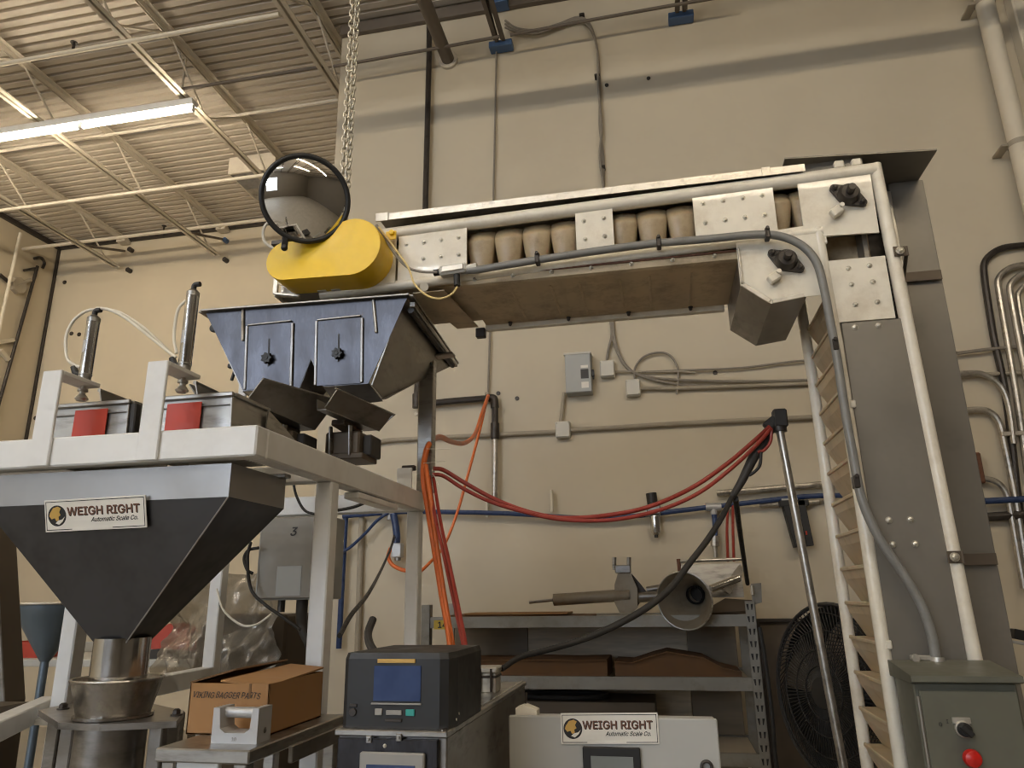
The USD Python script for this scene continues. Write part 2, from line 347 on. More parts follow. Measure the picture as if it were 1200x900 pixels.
# front wall (behind the camera) with two daylight windows
WZ0, WZ1 = 1.7, 4.9
fw = [box((XL, YB-0.2, 0), (XR, YB, WZ0)), box((XL, YB-0.2, WZ1), (XR, YB, 6.45)), box((XL, YB-0.2, WZ0), (-7.9, YB, WZ1)), box((-5.1, YB-0.2, WZ0), (-4.6, YB, WZ1)), box((-1.8, YB-0.2, WZ0), (XR, YB, WZ1))]
struct('wall_front', J(*fw), 'front', 'dark wall behind the photographer with two tall windows')
for i, (a, b) in enumerate(((-7.9, -5.1), (-4.6, -1.8))):
    w = Thing('window_%d' % (i+1), 'tall daylit window in the front wall, %s one' % ('left' if i == 0 else 'right'), 'window', ((a+b)/2, YB-0.1, WZ0), kind='structure')
    fr = [box((a, YB-0.12, WZ0), (a+0.06, YB-0.02, WZ1)), box((b-0.06, YB-0.12, WZ0), (b, YB-0.02, WZ1)), box((a, YB-0.12, WZ0), (b, YB-0.02, WZ0+0.06)), box((a, YB-0.12, WZ1-0.06), (b, YB-0.02, WZ1)), box(((a+b)/2-0.03, YB-0.12, WZ0+0.06), ((a+b)/2+0.03, YB-0.02, WZ1-0.06))]
    w.part('window_frame', J(*fr), 'white')
    for k in range(2):
        w.part('pane', box((a+0.06+k*(b-a)/2*0.97, YB-0.16, WZ0+0.06), (a+0.06+(k+1)*(b-a)/2*0.97-0.03, YB-0.13, WZ1-0.06), 0.001), 'pane')
# ribbed roof deck: flutes run along x
def deck():
    pitch = 0.10; V = []; Fc = []; y = YB-0.2
    prof = []
    while y < YF+0.2:
        prof += [(y, ZC), (y+0.062, ZC), (y+0.070, ZC+0.028), (y+0.092, ZC+0.028)]; y += pitch
    for x in (XL-0.2, XR+0.2):
        V += [(x, a, b) for a, b in prof]
    n = len(prof)
    for i in range(n-1):
        Fc += [(i, i+1, n+i+1), (i, n+i+1, n+i)]
    t = len(V); V += [(x, yy, ZC+0.12) for x in (XL-0.2, XR+0.2) for yy in (prof[0][0], prof[-1][0])]
    Fc += [(t, t+2, t+3), (t, t+3, t+1), (0, n, t+2), (0, t+2, t), (n-1, t+1, t+3), (n-1, t+3, 2*n-1)]
    return trimesh.Trimesh(A(V), A(Fc), process=False)
struct('ceiling', deck(), 'deck', 'ribbed cream-painted metal roof deck', smooth=False)
# dark seam strips where the far walls meet deck and one another
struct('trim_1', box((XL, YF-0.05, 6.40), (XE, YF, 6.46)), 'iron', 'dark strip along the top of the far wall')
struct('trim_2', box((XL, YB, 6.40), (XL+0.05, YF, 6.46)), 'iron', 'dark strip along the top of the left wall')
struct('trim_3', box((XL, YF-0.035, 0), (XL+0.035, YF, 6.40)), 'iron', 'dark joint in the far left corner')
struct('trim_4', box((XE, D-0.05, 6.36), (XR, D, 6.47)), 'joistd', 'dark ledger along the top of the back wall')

# ------------------------------------------------------------------ roof joists
ZB, ZT = 5.95, 6.42
def joist_parts(t, x, y0, y1, m, thick=1.0):
    for s in (-1, 1):
        t.part('top_chord', J(box((x+s*0.008, y0, ZT), (x+s*0.062, y1, ZT+0.007), 0.001), box((x+s*0.008, y0, ZT-0.05), (x+s*0.014, y1, ZT), 0.001)), m)
        t.part('bottom_chord', J(box((x+s*0.010, y0+0.1, ZB), (x+s*0.050, y1-0.12, ZB+0.006), 0.001), box((x+s*0.010, y0+0.1, ZB), (x+s*0.016, y1-0.12, ZB+0.045), 0.001)), m)
    n = int((y1-y0-0.6)/0.62); st = (y1-y0-0.6)/n
    for k in range(n):
        a, b = y0+0.3+k*st, y0+0.3+(k+1)*st
        za, zb = (ZT, ZB+0.01) if k % 2 == 0 else (ZB+0.01, ZT)
        t.part('web_rod', tube([(x, a, za), (x, b, zb)], 0.011, 8), m)
    if x < -2:
        t.part('end_brace', tube([(x, y1-0.75, ZB+0.02), (x, y1-0.01, ZB+0.30)], 0.018, 8), 'joistd')
    t.part('bearing_seat', box((x-0.07, y1-0.12, ZT-0.07), (x+0.07, y1, ZT), 0.004), 'bluec' if m == 'joistd' or x > -2 else m, label='blue-grey bearing seat' if m == 'joistd' or x > -2 else None)
words = {-7.26: 'white roof joist nearest the left wall, ending at the far wall', -5.69: 'second white roof joist from the left wall, crossing above the lit tube end', -4.09: 'third white roof joist from the left wall, passing behind the round mirror', -2.66: 'white roof joist running just left of the tan wall end'}
j0 = None
for x in (-7.26, -5.69, -4.09, -2.66):
    if j0 is None:
        j0 = Thing('roof_joist', words[x], 'joist', (x, 0, ZB)); joist_parts(j0, x, YB, YF-0.02, 'joist'); j0x = x
    else: j0.copy((x, 0, ZB), words[x])
words = {-1.06: 'dark roof joist whose blue seat holds the bunch of cables on the tan wall', 0.44: 'dark roof joist at the top edge right of the bunched cables', 1.97: 'dark roof joist high over the conveyor tower', 3.5: 'dark roof joist over the tall white drain pipe', 5.03: 'dark roof joist nearest the right wall'}
j1 = None
for x in words:
    if j1 is None:
        j1 = Thing('roof_joist', words[x], 'joist', (x, 0, ZB)); joist_parts(j1, x, YB, D-0.01, 'joistd')
        for s in (-1, 1):
            j1.part('end_brace', bar((x+s*0.02, D-0.55, ZB+0.06), (x+s*0.03, D-0.05, ZB+0.02), 0.03, 0.03), 'joistd')
        j1.part('bottom_seat', box((x-0.10, D-0.10, ZB-0.03), (x+0.10, D-0.005, ZB+0.03), 0.006), 'bluec', label='blue bracket on the wall')
    else: j1.copy((x, 0, ZB), words[x])
# bridging and pipes across the joists
for (pts, r, m, lab) in (
    ([(XL+0.02, 6.36, ZB-0.03), (XE-0.02, 6.36, ZB-0.03)], 0.021, 'joist', 'white bridging pipe under the joists, passing behind the mirror top'),
    ([(XL+0.02, 7.6, ZB+0.18), (XE-0.02, 7.6, ZB+0.18)], 0.024, 'joist', 'white bridging pipe nearest the far wall'),
    ([(XL+0.02, 4.28, ZB-0.04), (-2.7, 4.28, ZB-0.04)], 0.019, 'pipew', 'thin white sprinkler pipe crossing the joists in front of the lit tubes'),
    ([(-4.1, 4.98, ZB+0.03), (-2.66, 4.98, ZB+0.03)], 0.016, 'joistd', 'dark bridging rod from the tube end to the tan wall end'),
    ([(XL+0.02, 3.35, ZT-0.06), (XE+0.5, 3.35, ZT-0.06)], 0.018, 'joist', 'pale bridging rod close under the deck at the top left'),
    ([(XL+0.02, 5.9, ZT-0.05), (XE-0.02, 5.9, ZT-0.05)], 0.018, 'joist', 'pale bridging rod close under the deck beyond the lit tubes')):
    single('bridging_pipe', tube(pts, r, 10), m, lab, 'pipe')
# duct-like vent louvre under the deck (behind the mirror)
v = Thing('roof_vent', 'square beige sheet-metal vent hood under the deck beside the mirror', 'vent', (-4.35, 6.75, 6.0))
v.part('hood', loft([[(-4.72, 6.72, 6.47), (-4.12, 6.72, 6.47), (-4.12, 7.30, 6.47), (-4.72, 7.30, 6.47)], [(-4.72, 6.72, 6.25), (-4.12, 6.72, 6.25), (-4.12, 7.30, 6.25), (-4.72, 7.30, 6.25)]]), 'joist', smooth=False)
v.part('outlet', loft([[(-4.70, 6.74, 6.25), (-4.14, 6.74, 6.25), (-4.14, 7.28, 6.25), (-4.70, 7.28, 6.25)], [(-4.56, 6.88, 6.12), (-4.28, 6.88, 6.12), (-4.28, 7.14, 6.12), (-4.56, 7.14, 6.12)]]), 'steeld', smooth=False)
# sprinkler heads
for (x, y, z, lab) in ((-4.6, 4.28, 5.93, 'small sprinkler head on the thin white pipe'), (-6.2, 7.6, 6.15, 'small sprinkler head on the pipe by the far wall')):
    single('sprinkler', J(disc((x, y, z-0.02), (0, 0, 1), 0.012, 0.09, 10), disc((x, y, z+0.065), (0, 0, 1), 0.03, 0.006, 14)), 'iron', lab, 'sprinkler')

# ------------------------------------------------------------------ fluorescent strip lights (8 ft, two 4 ft tubes end to end)
def strip(loc, label, tube_m):
    x, y, z = loc; t = Thing('strip_light', label, 'lamp', loc)
    t.part('housing', prism([(y-0.035, z+0.035), (y-0.055, z+0.085), (y+0.055, z+0.085), (y+0.035, z+0.035)], 'x', x-1.21, x+1.21), 'white')
    for s in (-1, 1):
        t.part('fluorescent_tube', tube([(x+s*0.03, y, z), (x+s*1.19, y, z)], 0.024, 12), tube_m)
        t.part('lamp_holder', box((x+s*1.19, y-0.018, z-0.03), (x+s*1.205, y+0.018, z+0.05), 0.003), 'white')
    t.part('lamp_holder', box((x-0.025, y-0.018, z-0.03), (x+0.025, y+0.018, z+0.05), 0.003), 'white')
    for s in (-1, 1):
        t.part('hanger', box((x+s*1.05-0.01, y-0.01, z+0.085), (x+s*1.05+0.01, y+0.01, ZT), 0.002), 'galv')
    return t
ZL = 5.83
sw = strip((-5.20, 5.08, ZL), 'lit strip light glowing at the upper left below the joists', 'tubew')
warm = [(-7.7, 5.08), (-1.6, -1.0), (0.95, -1.0), (3.5, -1.0), (-6.4, -0.6), (-4.2, -3.0), (1.6, -3.0)]
for k, (x, y) in enumerate(warm):
    sw.copy((x, y, ZL if k == 0 else ZL-0.06), 'lit strip light over the machine bay, outside the picture, %s' % ('end of the far row', 'left over the conveyor', 'middle over the conveyor', 'right over the conveyor', 'left hand row', 'left of the near row', 'right of the near row')[k])
sc = strip((-5.2, -3.2, ZL), 'cool white strip light behind the photographer, left', 'tubec')
sc.copy((-2.2, -4.2, ZL), 'cool white strip light behind the photographer, right')
sc.copy((-5.6, -6.4, ZL), 'cool white strip light by the front windows')

# cable tray near the back wall, just above the picture
CTY, CTZ = 3.2, 5.46
ct = Thing('cable_tray', 'shallow grey cable tray hung along the back wall near the roof', 'cable tray', (1.5, CTY, CTZ))
ct.part('tray', J(box((-2.8, CTY-0.07, CTZ), (5.9, CTY-0.065, CTZ+0.115), 0.001), box((-2.8, CTY+0.065, CTZ), (5.9, CTY+0.07, CTZ+0.115), 0.001), box((-2.8, CTY-0.07, CTZ), (5.9, CTY+0.07, CTZ+0.005), 0.001)), 'galv')
for x in (-2.66, -1.06, 0.44, 1.97, 3.5, 5.03):
    ct.part('hanger_rod', tube([(x, CTY, CTZ+0.005), (x, CTY, ZB)], 0.006, 8), 'galv')

# ================================================================== BUCKET CONVEYOR
YC, YK = 2.35, 2.755           # planes of the front and rear tubes
cv = Thing('bucket_conveyor', 'cream bucket conveyor with a long arm of tan buckets and a tall grey tower', 'conveyor', (0.69, 2.55, 0))
ztop = lambda x: 2.769+(x+0.93)*0.0205
zlow = lambda x: 2.546+(x+1.2)*0.0285
for y, tag in ((YC, 'front'), (YK, 'rear')):
    cv.part('top_rail', tube([(-0.95, y, ztop(-0.95)), (0.785, y, ztop(0.785))], 0.0245, 18), 'cream')
    cv.part('bottom_rail', tube([(-1.20 if y == YC else -0.66, y, zlow(-1.2 if y == YC else -0.66)), (0.592, y, zlow(0.592))], 0.019, 18), 'cream')
    cv.part('outer_post', tube([(0.787, y, ztop(0.787)+0.018), (0.796, y, 2.45), (0.822, y, 1.24), (0.835, y, 0.0)], 0.0205, 18), 'cream')
    cv.part('inner_post', tube([(0.577, y, 2.612), (0.587, y, 2.2), (0.592, y, 1.3), (0.60, y, 0.0)], 0.019, 18), 'cream')
for s in (0.02, 0.075):
    cv.part('lifting_lug', box((0.64+s, YC-0.012, ztop(0.7)+0.02), (0.672+s, YC+0.012, ztop(0.7)+0.05), 0.005), 'cream')
# gusset plates with bolts on the front plane
def gusset(x0, x1, bolts, z0=None, z1=None, nm='gusset_plate', m='cream', y=YC-0.012):
    a = [(x0, z0 if z0 is not None else zlow(x0)), (x1, z0 if z0 is not None else zlow(x1)), (x1, z1 if z1 is not None else ztop(x1)-0.012), (x0, z1 if z1 is not None else ztop(x0)-0.012)]
    p = cv.part(nm, prism(a, 'y', y, y+0.007), m, smooth=False)
    for bx, bz in bolts:
        cv.part('bolt', bolt((bx, y, bz), r=0.0065, h=0.006), 'bolt', parent=p)
gusset(-0.893, -0.629, [(x, 2.712+0.002*i) for i, x in enumerate((-0.862, -0.795, -0.727, -0.66))]+[(x, 2.648) for x in (-0.795, -0.727, -0.66)])
gusset(-0.227, -0.094, [(-0.197, 2.728), (-0.126, 2.731), (-0.195, 2.656), (-0.126, 2.66)])
gusset(0.184, 0.452, [(x, 2.744+0.03*(x-0.2)) for x in (0.218, 0.286, 0.352, 0.416)]+[(x, 2.67+0.03*(x-0.2)) for x in (0.22, 0.286, 0.352, 0.416)])
p = cv.part('corner_plate', prism([(0.533, 2.578), (0.762, 2.568), (0.765, 2.785), (0.533, 2.785)], 'y', YC-0.013, YC-0.006), 'cream', smooth=False)
gusset(0.594, 0.767, [(0.652, 2.452), (0.716, 2.455), (0.654, 2.395), (0.718, 2.398), (0.656, 2.325), (0.722, 2.328)], 2.27, 2.485)
p = cv.part('tower_panel', box((0.606, YC-0.010, 0.25), (0.80, YC-0.002, 2.268), 0.002), 'panel', label='plain grey sheet panel of the tower')
for bx, bz in ((0.645, 2.25), (0.715, 2.25), (0.656, 1.645), (0.714, 1.645), (0.656, 1.575), (0.716, 1.575)):
    cv.part('bolt', bolt((bx, YC-0.010, bz), r=0.0075, h=0.006), 'bolt', parent=p)
# lower corner cover: cream front plate over a steel belly
poly = [(0.312, 2.605), (0.312, 2.424), (0.401, 2.352), (0.512, 2.366), (0.572, 2.368), (0.572, 2.62)]
cv.part('corner_cover', prism(poly, 'y', YC-0.016, YC-0.0135), 'cream', smooth=False)
cv.part('corner_belly', prism([(x+0.002, z+0.002) for x, z in poly[:4]]+[(0.512, 2.58)], 'y', YC-0.005, YK+0.02), 'steeld', smooth=False, label='dark steel belly of the lower corner')
cv.part('cover_flange', bar((0.317, YC-0.018, 2.43), (0.317, YC-0.018, 2.56), 0.006, 0.016), 'galv')
cv.part('cover_flange', bar((0.405, YC-0.018, 2.357), (0.505, YC-0.018, 2.370), 0.006, 0.014), 'galv')
cv.part('cover_flange', bar((0.318, YC-0.018, 2.428), (0.398, YC-0.018, 2.36), 0.006, 0.016), 'galv')
# flange bearings with cream take-up blocks
def bearing(x, z):
    a = math.radians(-38); ux, uz = math.cos(a), math.sin(a); pts = []
    for (d, r) in ((-0.052, 0.013), (0, 0.034), (0.052, 0.013)):
        for k in range(16):
            t = k*math.pi/8
            for y in (YC-0.016, YC-0.029): pts.append((x+ux*d+r*math.cos(t), y, z+uz*d+r*math.sin(t)))
    p = cv.part('flange_bearing', J(hull(pts), lathe([(0.036, 0), (0.033, 0.016), (0.028, 0.022), (0.026, 0.024), (0, 0.024)], (x, YC-0.029, z), (0, -1, 0), 24)), 'cast')
    cv.part('shaft_end', lathe([(0.013, 0), (0.013, 0.03), (0.011, 0.033), (0, 0.033)], (x, YC-0.051, z), (0, -1, 0), 18), 'iron', parent=p)
    for d in (-0.05, 0.05):
        cv.part('bolt', bolt((x+ux*d, YC-0.029, z+uz*d), r=0.009, h=0.01), 'iron', parent=p)
    cv.part('take_up_block', J(obb((x-0.045, YC-0.031, z-0.058), ((0.85, 0, 0.52), (0, 1, 0), (-0.52, 0, 0.85)), (0.020, 0.014, 0.015), 0.004), disc((x-0.030, YC-0.046, z-0.044), (0, -1, 0), 0.008, 0.006, 12)), 'cream')
cv.part('corner_gusset', prism([(0.515, 2.56), (0.60, 2.55), (0.60, 2.60), (0.515, 2.605)], 'y', YC-0.012, YC-0.004), 'cream', smooth=False)
bearing(0.683, 2.708); bearing(0.462, 2.494)
# buckets: upright troughs with bulged ends along the arm, wedge troughs up the tower
def arm_bucket(x, z):
    w, y0, y1, zt, zb = 0.054, YC+0.005, YK-0.03, z, z-0.165
    ring = []
    def sect(zz, k, yb):
        pts = []
        for i in range(9):
            t = math.pi*i/8; pts.append((x-w*k*math.cos(t), y0+yb-0.024*k*math.sin(t)+0.024, zz))
        for i in range(5):
            t = math.pi*i/4; pts.append((x+w*k*math.cos(t), y1+0.02*k*math.sin(t)-0.02, zz))
        return pts
    body = loft([sect(zb, 0.66, 0.016), sect(zb+0.05, 0.83, 0.006), sect(zt-0.055, 0.985, 0.0), sect(zt-0.040, 1.0, 0.006), sect(zt-0.018, 1.0, 0.020), sect(zt, 0.985, 0.034)])
    return body
n = 0
for k in range(15):
    x = -0.585+0.1045*k
    if x > 0.93-0.35: break
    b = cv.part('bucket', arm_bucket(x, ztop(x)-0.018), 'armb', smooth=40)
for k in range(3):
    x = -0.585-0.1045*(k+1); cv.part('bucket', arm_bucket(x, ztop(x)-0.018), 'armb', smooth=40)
def tower_bucket(z):
    y0, y1 = YC+0.03, YK-0.03
    out = [(0.588, z+0.053), (0.598, z+0.018), (0.640, z-0.0545), (0.715, z-0.0545), (0.715, z+0.053)]
    m = prism(out, 'y', y0, y1)
    lip = bar((0.590, y0, z+0.050), (0.590, y1, z+0.050), 0.010, 0.012)
    rib = prism([(0.584, z+0.053), (0.592, z+0.018), (0.636, z-0.054), (0.68, z-0.054), (0.68, z+0.053)], 'y', y0-0.010, y0)
    return J(m, rib), lip
for k in range(20):
    z = 2.335-0.1085*k
    if z < 0.3: break
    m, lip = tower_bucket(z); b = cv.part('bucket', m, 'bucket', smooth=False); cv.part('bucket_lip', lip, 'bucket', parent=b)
# drive chain and inner backing sheets
cv.part('back_sheet', box((-1.15, YK-0.012, 2.56), (0.78, YK-0.008, 2.765), 0.001), 'pan')
cv.part('back_sheet', box((0.72, YC+0.03, 0.25), (0.735, YK-0.02, 2.75), 0.001), 'panel')
cv.part('back_sheet', box((0.60, YC+0.10, 2.44), (0.76, YC+0.105, 2.62), 0.001), 'pan')
cv.part('back_sheet', box((0.44, YC+0.10, 2.62), (0.56, YC+0.105, 2.77), 0.001), 'pan')
# top cover channel and the hood over the tower head
cv.part('top_cover', prism([(YC-0.03, 2.842), (YC-0.03, 2.815), (YC-0.026, 2.815), (YC-0.026, 2.838), (YK+0.026, 2.838), (YK+0.026, 2.815), (YK+0.03, 2.815), (YK+0.03, 2.842)], 'x', -0.98, 0.56), 'galv', smooth=False)
cv.part('cover_joint', box((0.42, YC-0.034, 2.812), (0.447, YC-0.030, 2.846), 0.002), 'galv')
cv.part('cover_joint', box((-0.98, YC-0.035, 2.81), (-0.93, YC-0.030, 2.845), 0.002), 'galv')
cv.part('head_hood', plate([(0.50, YC-0.03, 2.878), (0.998, YC+0.03, 2.872), (0.994, YK+0.03, 2.872), (0.50, YK+0.03, 2.878)], 0.006, (0, 0, 1)), 'panel', smooth=False, label='flat sheet hood over the tower head')
cv.part('hood_support', J(box((0.56, YC+0.02, 2.80), (0.76, YK, 2.872), 0.003)), 'panel')
# outer return duct
dz = (0.0, 2.868)
cv.part('return_duct', box((0.893, 2.565, 0), (1.010, 2.76, 2.868), 0.002), 'panel', label='grey sheet duct along the outer side of the tower')
cv.part('duct_flange', box((0.878, 2.552, 0), (0.893, 2.60, 2.83), 0.002), 'galv')
cv.part('duct_back', box((0.79, 2.66, 0), (0.893, 2.76, 2.80), 0.002), 'iron')
for z in (2.49, 1.535):
    p = cv.part('duct_clip', J(bar((0.79, YC-0.026, z), (0.835, YC-0.02, z), 0.004, 0.034), bar((0.83, YC-0.024, z), (0.885, 2.556, z), 0.004, 0.034), bar((0.885, 2.553, z), (1.006, 2.553, z), 0.006, 0.036)), 'brownsteel')
    cv.part('bolt', bolt((0.808, YC-0.028, z), r=0.010, h=0.010), 'bolt', parent=p)
for z in (1.30, 2.0):
    cv.part('post_collar', box((0.595, YC-0.02, z-0.012), (0.612, YC-0.005, z+0.012), 0.003), 'cream')
# underside pan of the arm
cv.part('under_pan', prism([(YC-0.004, 2.56), (YC-0.004, 2.528), (YC+0.01, 2.524), (YK-0.01, 2.524), (YK+0.004, 2.528), (YK+0.004, 2.56)], 'x', -0.655, 0.315), 'pan', smooth=False, label='stained brown pan under the arm')
cv.part('pan_flange', box((-0.66, YK+0.002, 2.506), (0.30, YK+0.03, 2.535), 0.002), 'cream', label='chipped cream flange on the far edge of the pan')
for k in range(7):
    x = -0.60+0.14*k; cv.part('pan_bolt', bolt((x, YC-0.006, 2.546), r=0.006, h=0.008), 'bolt')
for k in range(4):
    x = -0.55+0.24*k; cv.part('pan_bolt', bolt((x, YK-0.02, 2.522), (0, 0, -1), r=0.007, h=0.012), 'iron')
for k in range(6):
    x = -0.48+0.125*k+0.02*(k % 2); cv.part('pan_rib', box((x-0.004, YC+0.06, 2.5215), (x+0.004, YK-0.06+0.01*(k % 3), 2.5245), 0.001), 'bucket')
cv.part('gap_strip', box((-0.64, YC-0.010, 2.553), (0.31, YC-0.003, 2.560), 0.001), 'rust')
# discharge head behind the yellow guard
cv.part('head_plate', prism([(-1.37, 2.60), (-1.37, 2.66), (-1.25, 2.78), (-0.90, 2.785), (-0.90, 2.56), (-1.2, 2.555)], 'y', YC-0.02, YC-0.012), 'cream', smooth=False)
cv.part('head_box', prism([(-1.385, 2.565), (-1.385, 2.70), (-1.25, 2.80), (-0.9, 2.80), (-0.9, 2.61), (-1.2, 2.60)], 'y', YC+0.03, YK-0.03), 'steeld', smooth=False)
cv.part('head_box_frame', J(bar((-1.385, YC-0.01, 2.565), (-1.385, YC-0.01, 2.66), 0.02, 0.01), bar((-1.385, YC-0.01, 2.565), (-1.28, YC-0.01, 2.545), 0.02, 0.012), bar((-1.385, YC-0.01, 2.565), (-1.385, YK, 2.565), 0.012, 0.02)), 'galv')
for s in (0, 0.055):
    cv.part('slide_clip', prism([(-1.20+s, 2.548), (-1.165+s, 2.548), (-1.170+s, 2.572), (-1.185+s, 2.575)], 'y', YC-0.035, YC-0.02), 'cream', smooth=False)
cv.part('discharge_chute', J(plate([(-0.90, YC+0.02, 2.555), (-0.66, YC+0.02, 2.53), (-0.66, YK-0.02, 2.53), (-0.90, YK-0.02, 2.555)], 0.006, (0, 0, -1)), plate([(-0.72, YC+0.01, 2.53), (-0.69, YK, 2.49), (-0.78, YK, 2.52), (-0.84, YC+0.01, 2.545)], 0.004, (0, 0, -1))), 'pan')
cv.part('chute_clip', box((-0.70, YK-0.01, 2.475), (-0.66, YK+0.02, 2.515), 0.003), 'iron')
# yellow drive guard
def obround(y, k=1.0):
    pts = []; (xa, za, ra), (xb, zb, rb) = (-1.275, 2.632, 0.078), (-1.022, 2.658, 0.112)
    for t in np.linspace(math.pi/2+0.12, 3*math.pi/2-0.02, 15): pts.append((xa+ra*k*math.cos(t), y, za+ra*k*math.sin(t)))
    for t in np.linspace(-math.pi/2-0.02, math.pi/2+0.12, 19): pts.append((xb+rb*k*math.cos(t), y, zb+rb*k*math.sin(t)))
    return pts
yg = cv.part('drive_guard', loft([obround(YC-0.015), obround(2.212), obround(2.206, 0.985)]), 'yellow', smooth=30, label='bright yellow rounded drive guard')
cv.part('guard_tab', J(box((-0.93, 2.30, 2.72), (-0.89, 2.306, 2.755), 0.002), disc((-0.905, 2.30, 2.745), (0, -1, 0), 0.01, 0.012, 12)), 'yellow', parent=yg)
# liquid-tight conduit along the arm and down the tower, junction fitting, sensor cable
cp = [(540, 317), (560, 316), (590, 311), (640, 303), (700, 294), (760, 286), (830, 280), (885, 275), (915, 277), (940, 288), (957, 308), (966, 340), (972, 372), (981, 420), (990, 480), (999, 530), (1010, 585), (1030, 630), (1060, 675), (1080, 710), (1092, 745), (1097, 776)]
cv.part('flexible_conduit', tube(spline([P(a, b, y=YC-0.052) for a, b in cp], 5), 0.0135, 12), 'flex')
for a, b in ((630, 304), (772, 285), (899, 275), (978, 405), (1003, 565)):
    q = P(a, b, y=YC-0.05); cv.part('conduit_clamp', J(obb(q, np.eye(3), (0.008, 0.018, 0.019), 0.003), disc(q+A((0.0, -0.018, 0.016)), (0, -1, 0), 0.006, 0.006, 8)), 'iron')
q = P(532, 317, y=YC-0.05)
fb = cv.part('conduit_body', obb(q, ((1, 0, 0.06), (0, 1, 0), (-0.06, 0, 1)), (0.052, 0.022, 0.018), 0.008), 'greylt')
cv.part('conduit_body_lid', obb(q+A((0, -0.022, 0)), ((1, 0, 0.06), (0, 1, 0), (-0.06, 0, 1)), (0.040, 0.004, 0.011), 0.004), 'galv', parent=fb)
cv.part('cable_gland', tube([q+A((-0.075, 0, -0.002)), q+A((-0.05, 0, 0))], 0.012, 12), 'black', parent=fb)
cv.part('cable_gland', tube([q+A((0.01, 0, -0.016)), q+A((0.012, 0, -0.06))], 0.012, 12), 'black', parent=fb)
cv.part('cable_gland', tube([q+A((0.05, 0, 0)), q+A((0.085, 0, 0.004))], 0.016, 12), 'greylt', parent=fb)
cv.part('sensor_cable', tube(spline([P(a, b, y=2.27) for a, b in ((441, 264), (452, 280), (461, 295), (476, 312), (492, 318), (512, 319))], 5), 0.0052, 8), 'cableg')
cv.part('sensor_cable', tube(spline([P(a, b, y=2.262) for a, b in ((444, 266), (462, 290), (478, 313), (486, 333), (500, 346), (515, 350), (529, 345), (536, 336))], 5), 0.0038, 8), 'yelc')
cv.part('strut_clip', tube([P(497, 336, y=YC-0.02), P(497, 336, y=YC-0.05)], 0.016, 14), 'cream')
cv.part('conduit_stub', J(box((0.645, YC-0.055, 1.262), (0.70, YC-0.04, 1.275), 0.002), tube([P(1098, 770, y=YC-0.052), P(1099, 784, y=YC-0.052)], 0.019, 12), disc((0.655, YC-0.055, 1.268), (0, -1, 0), 0.011, 0.012, 14)), 'galv')
# dark motor bracket at the far left of the head
cv.part('motor_bracket', J(box((-1.36, YC-0.02, 2.72), (-1.32, YC+0.0, 2.80), 0.003), box((-1.41, YC-0.03, 2.765), (-1.34, YC+0.02, 2.785), 0.003)), 'iron')
cv.part('motor_cable', tube(spline([P(a, b, y=2.38) for a, b in ((331, 255), (318, 258), (309, 268), (310, 283), (322, 292))], 5), 0.006, 8), 'greylt')
# control box at the foot of the tower
bx = Thing('control_box', 'grey steel control box with black selector knob and red button on the conveyor tower', 'control box', (0.70, 2.22, 1.0))
bx.part('enclosure', box((0.597, 2.145, 0.78), (0.835, 2.30, 1.222), 0.004), 'boxgreen')
bx.part('door', box((0.607, 2.135, 0.79), (0.829, 2.145, 1.205), 0.004), 'boxgreen')
bx.part('drip_hood', prism([(2.118, 1.226), (2.118, 1.240), (2.30, 1.262), (2.31, 1.262), (2.31, 1.222), (2.13, 1.222)], 'x', 0.588, 0.842), 'boxgreen', smooth=False, label='lighter drip hood of the control box')
bx.part('hinge', tube([(0.603, 2.138, 0.80), (0.603, 2.138, 1.19)], 0.0045, 8), 'panel')
bx.part('mounting_foot', J(box((0.62, 2.30, 0.85), (0.66, YC-0.010, 0.89)), box((0.77, 2.30, 0.85), (0.81, YC-0.010, 0.89)), box((0.62, 2.30, 1.12), (0.66, YC-0.010, 1.16)), box((0.77, 2.30, 1.12), (0.81, YC-0.010, 1.16))), 'panel')
q = P(1128, 854, y=2.135); s_ = bx.part('selector_switch', J(disc(q, (0, -1, 0), 0.019, 0.010, 20), box(q+A((-0.021, -0.004, 0.012)), q+A((0.021, 0, 0.026)), 0.002)), 'galv')
bx.part('knob', J(disc(q+A((0, -0.010, 0)), (0, -1, 0), 0.016, 0.012, 18), bar(q+A((-0.012, -0.028, 0.012)), q+A((0.012, -0.028, -0.012)), 0.010, 0.014)), 'black', parent=s_)
q = P(1136, 887, y=2.135); bx.part('push_button', J(disc(q, (0, -1, 0), 0.013, 0.014, 18), lathe([(0.02, 0.012), (0.0215, 0.02), (0.018, 0.028), (0.009, 0.032), (0, 0.033)], q, (0, -1, 0), 22)), 'redbtn')
q = P(1103, 849, y=2.1345); bx.part('lettering', J(lay(meshkit.text_mesh('I', 0.009, 0.0008), q+A((0.012, -0.001, 0.003)), (1, 0, 0), (0, 0, 1)), lay(meshkit.text_mesh('0', 0.009, 0.0008), q+A((-0.006, -0.001, -0.004)), (1, 0, 0), (0, 0, 1))), 'ink', smooth=False)
bx.part('door_latch', box((0.826, 2.128, 0.98), (0.836, 2.137, 1.01), 0.002), 'panel')

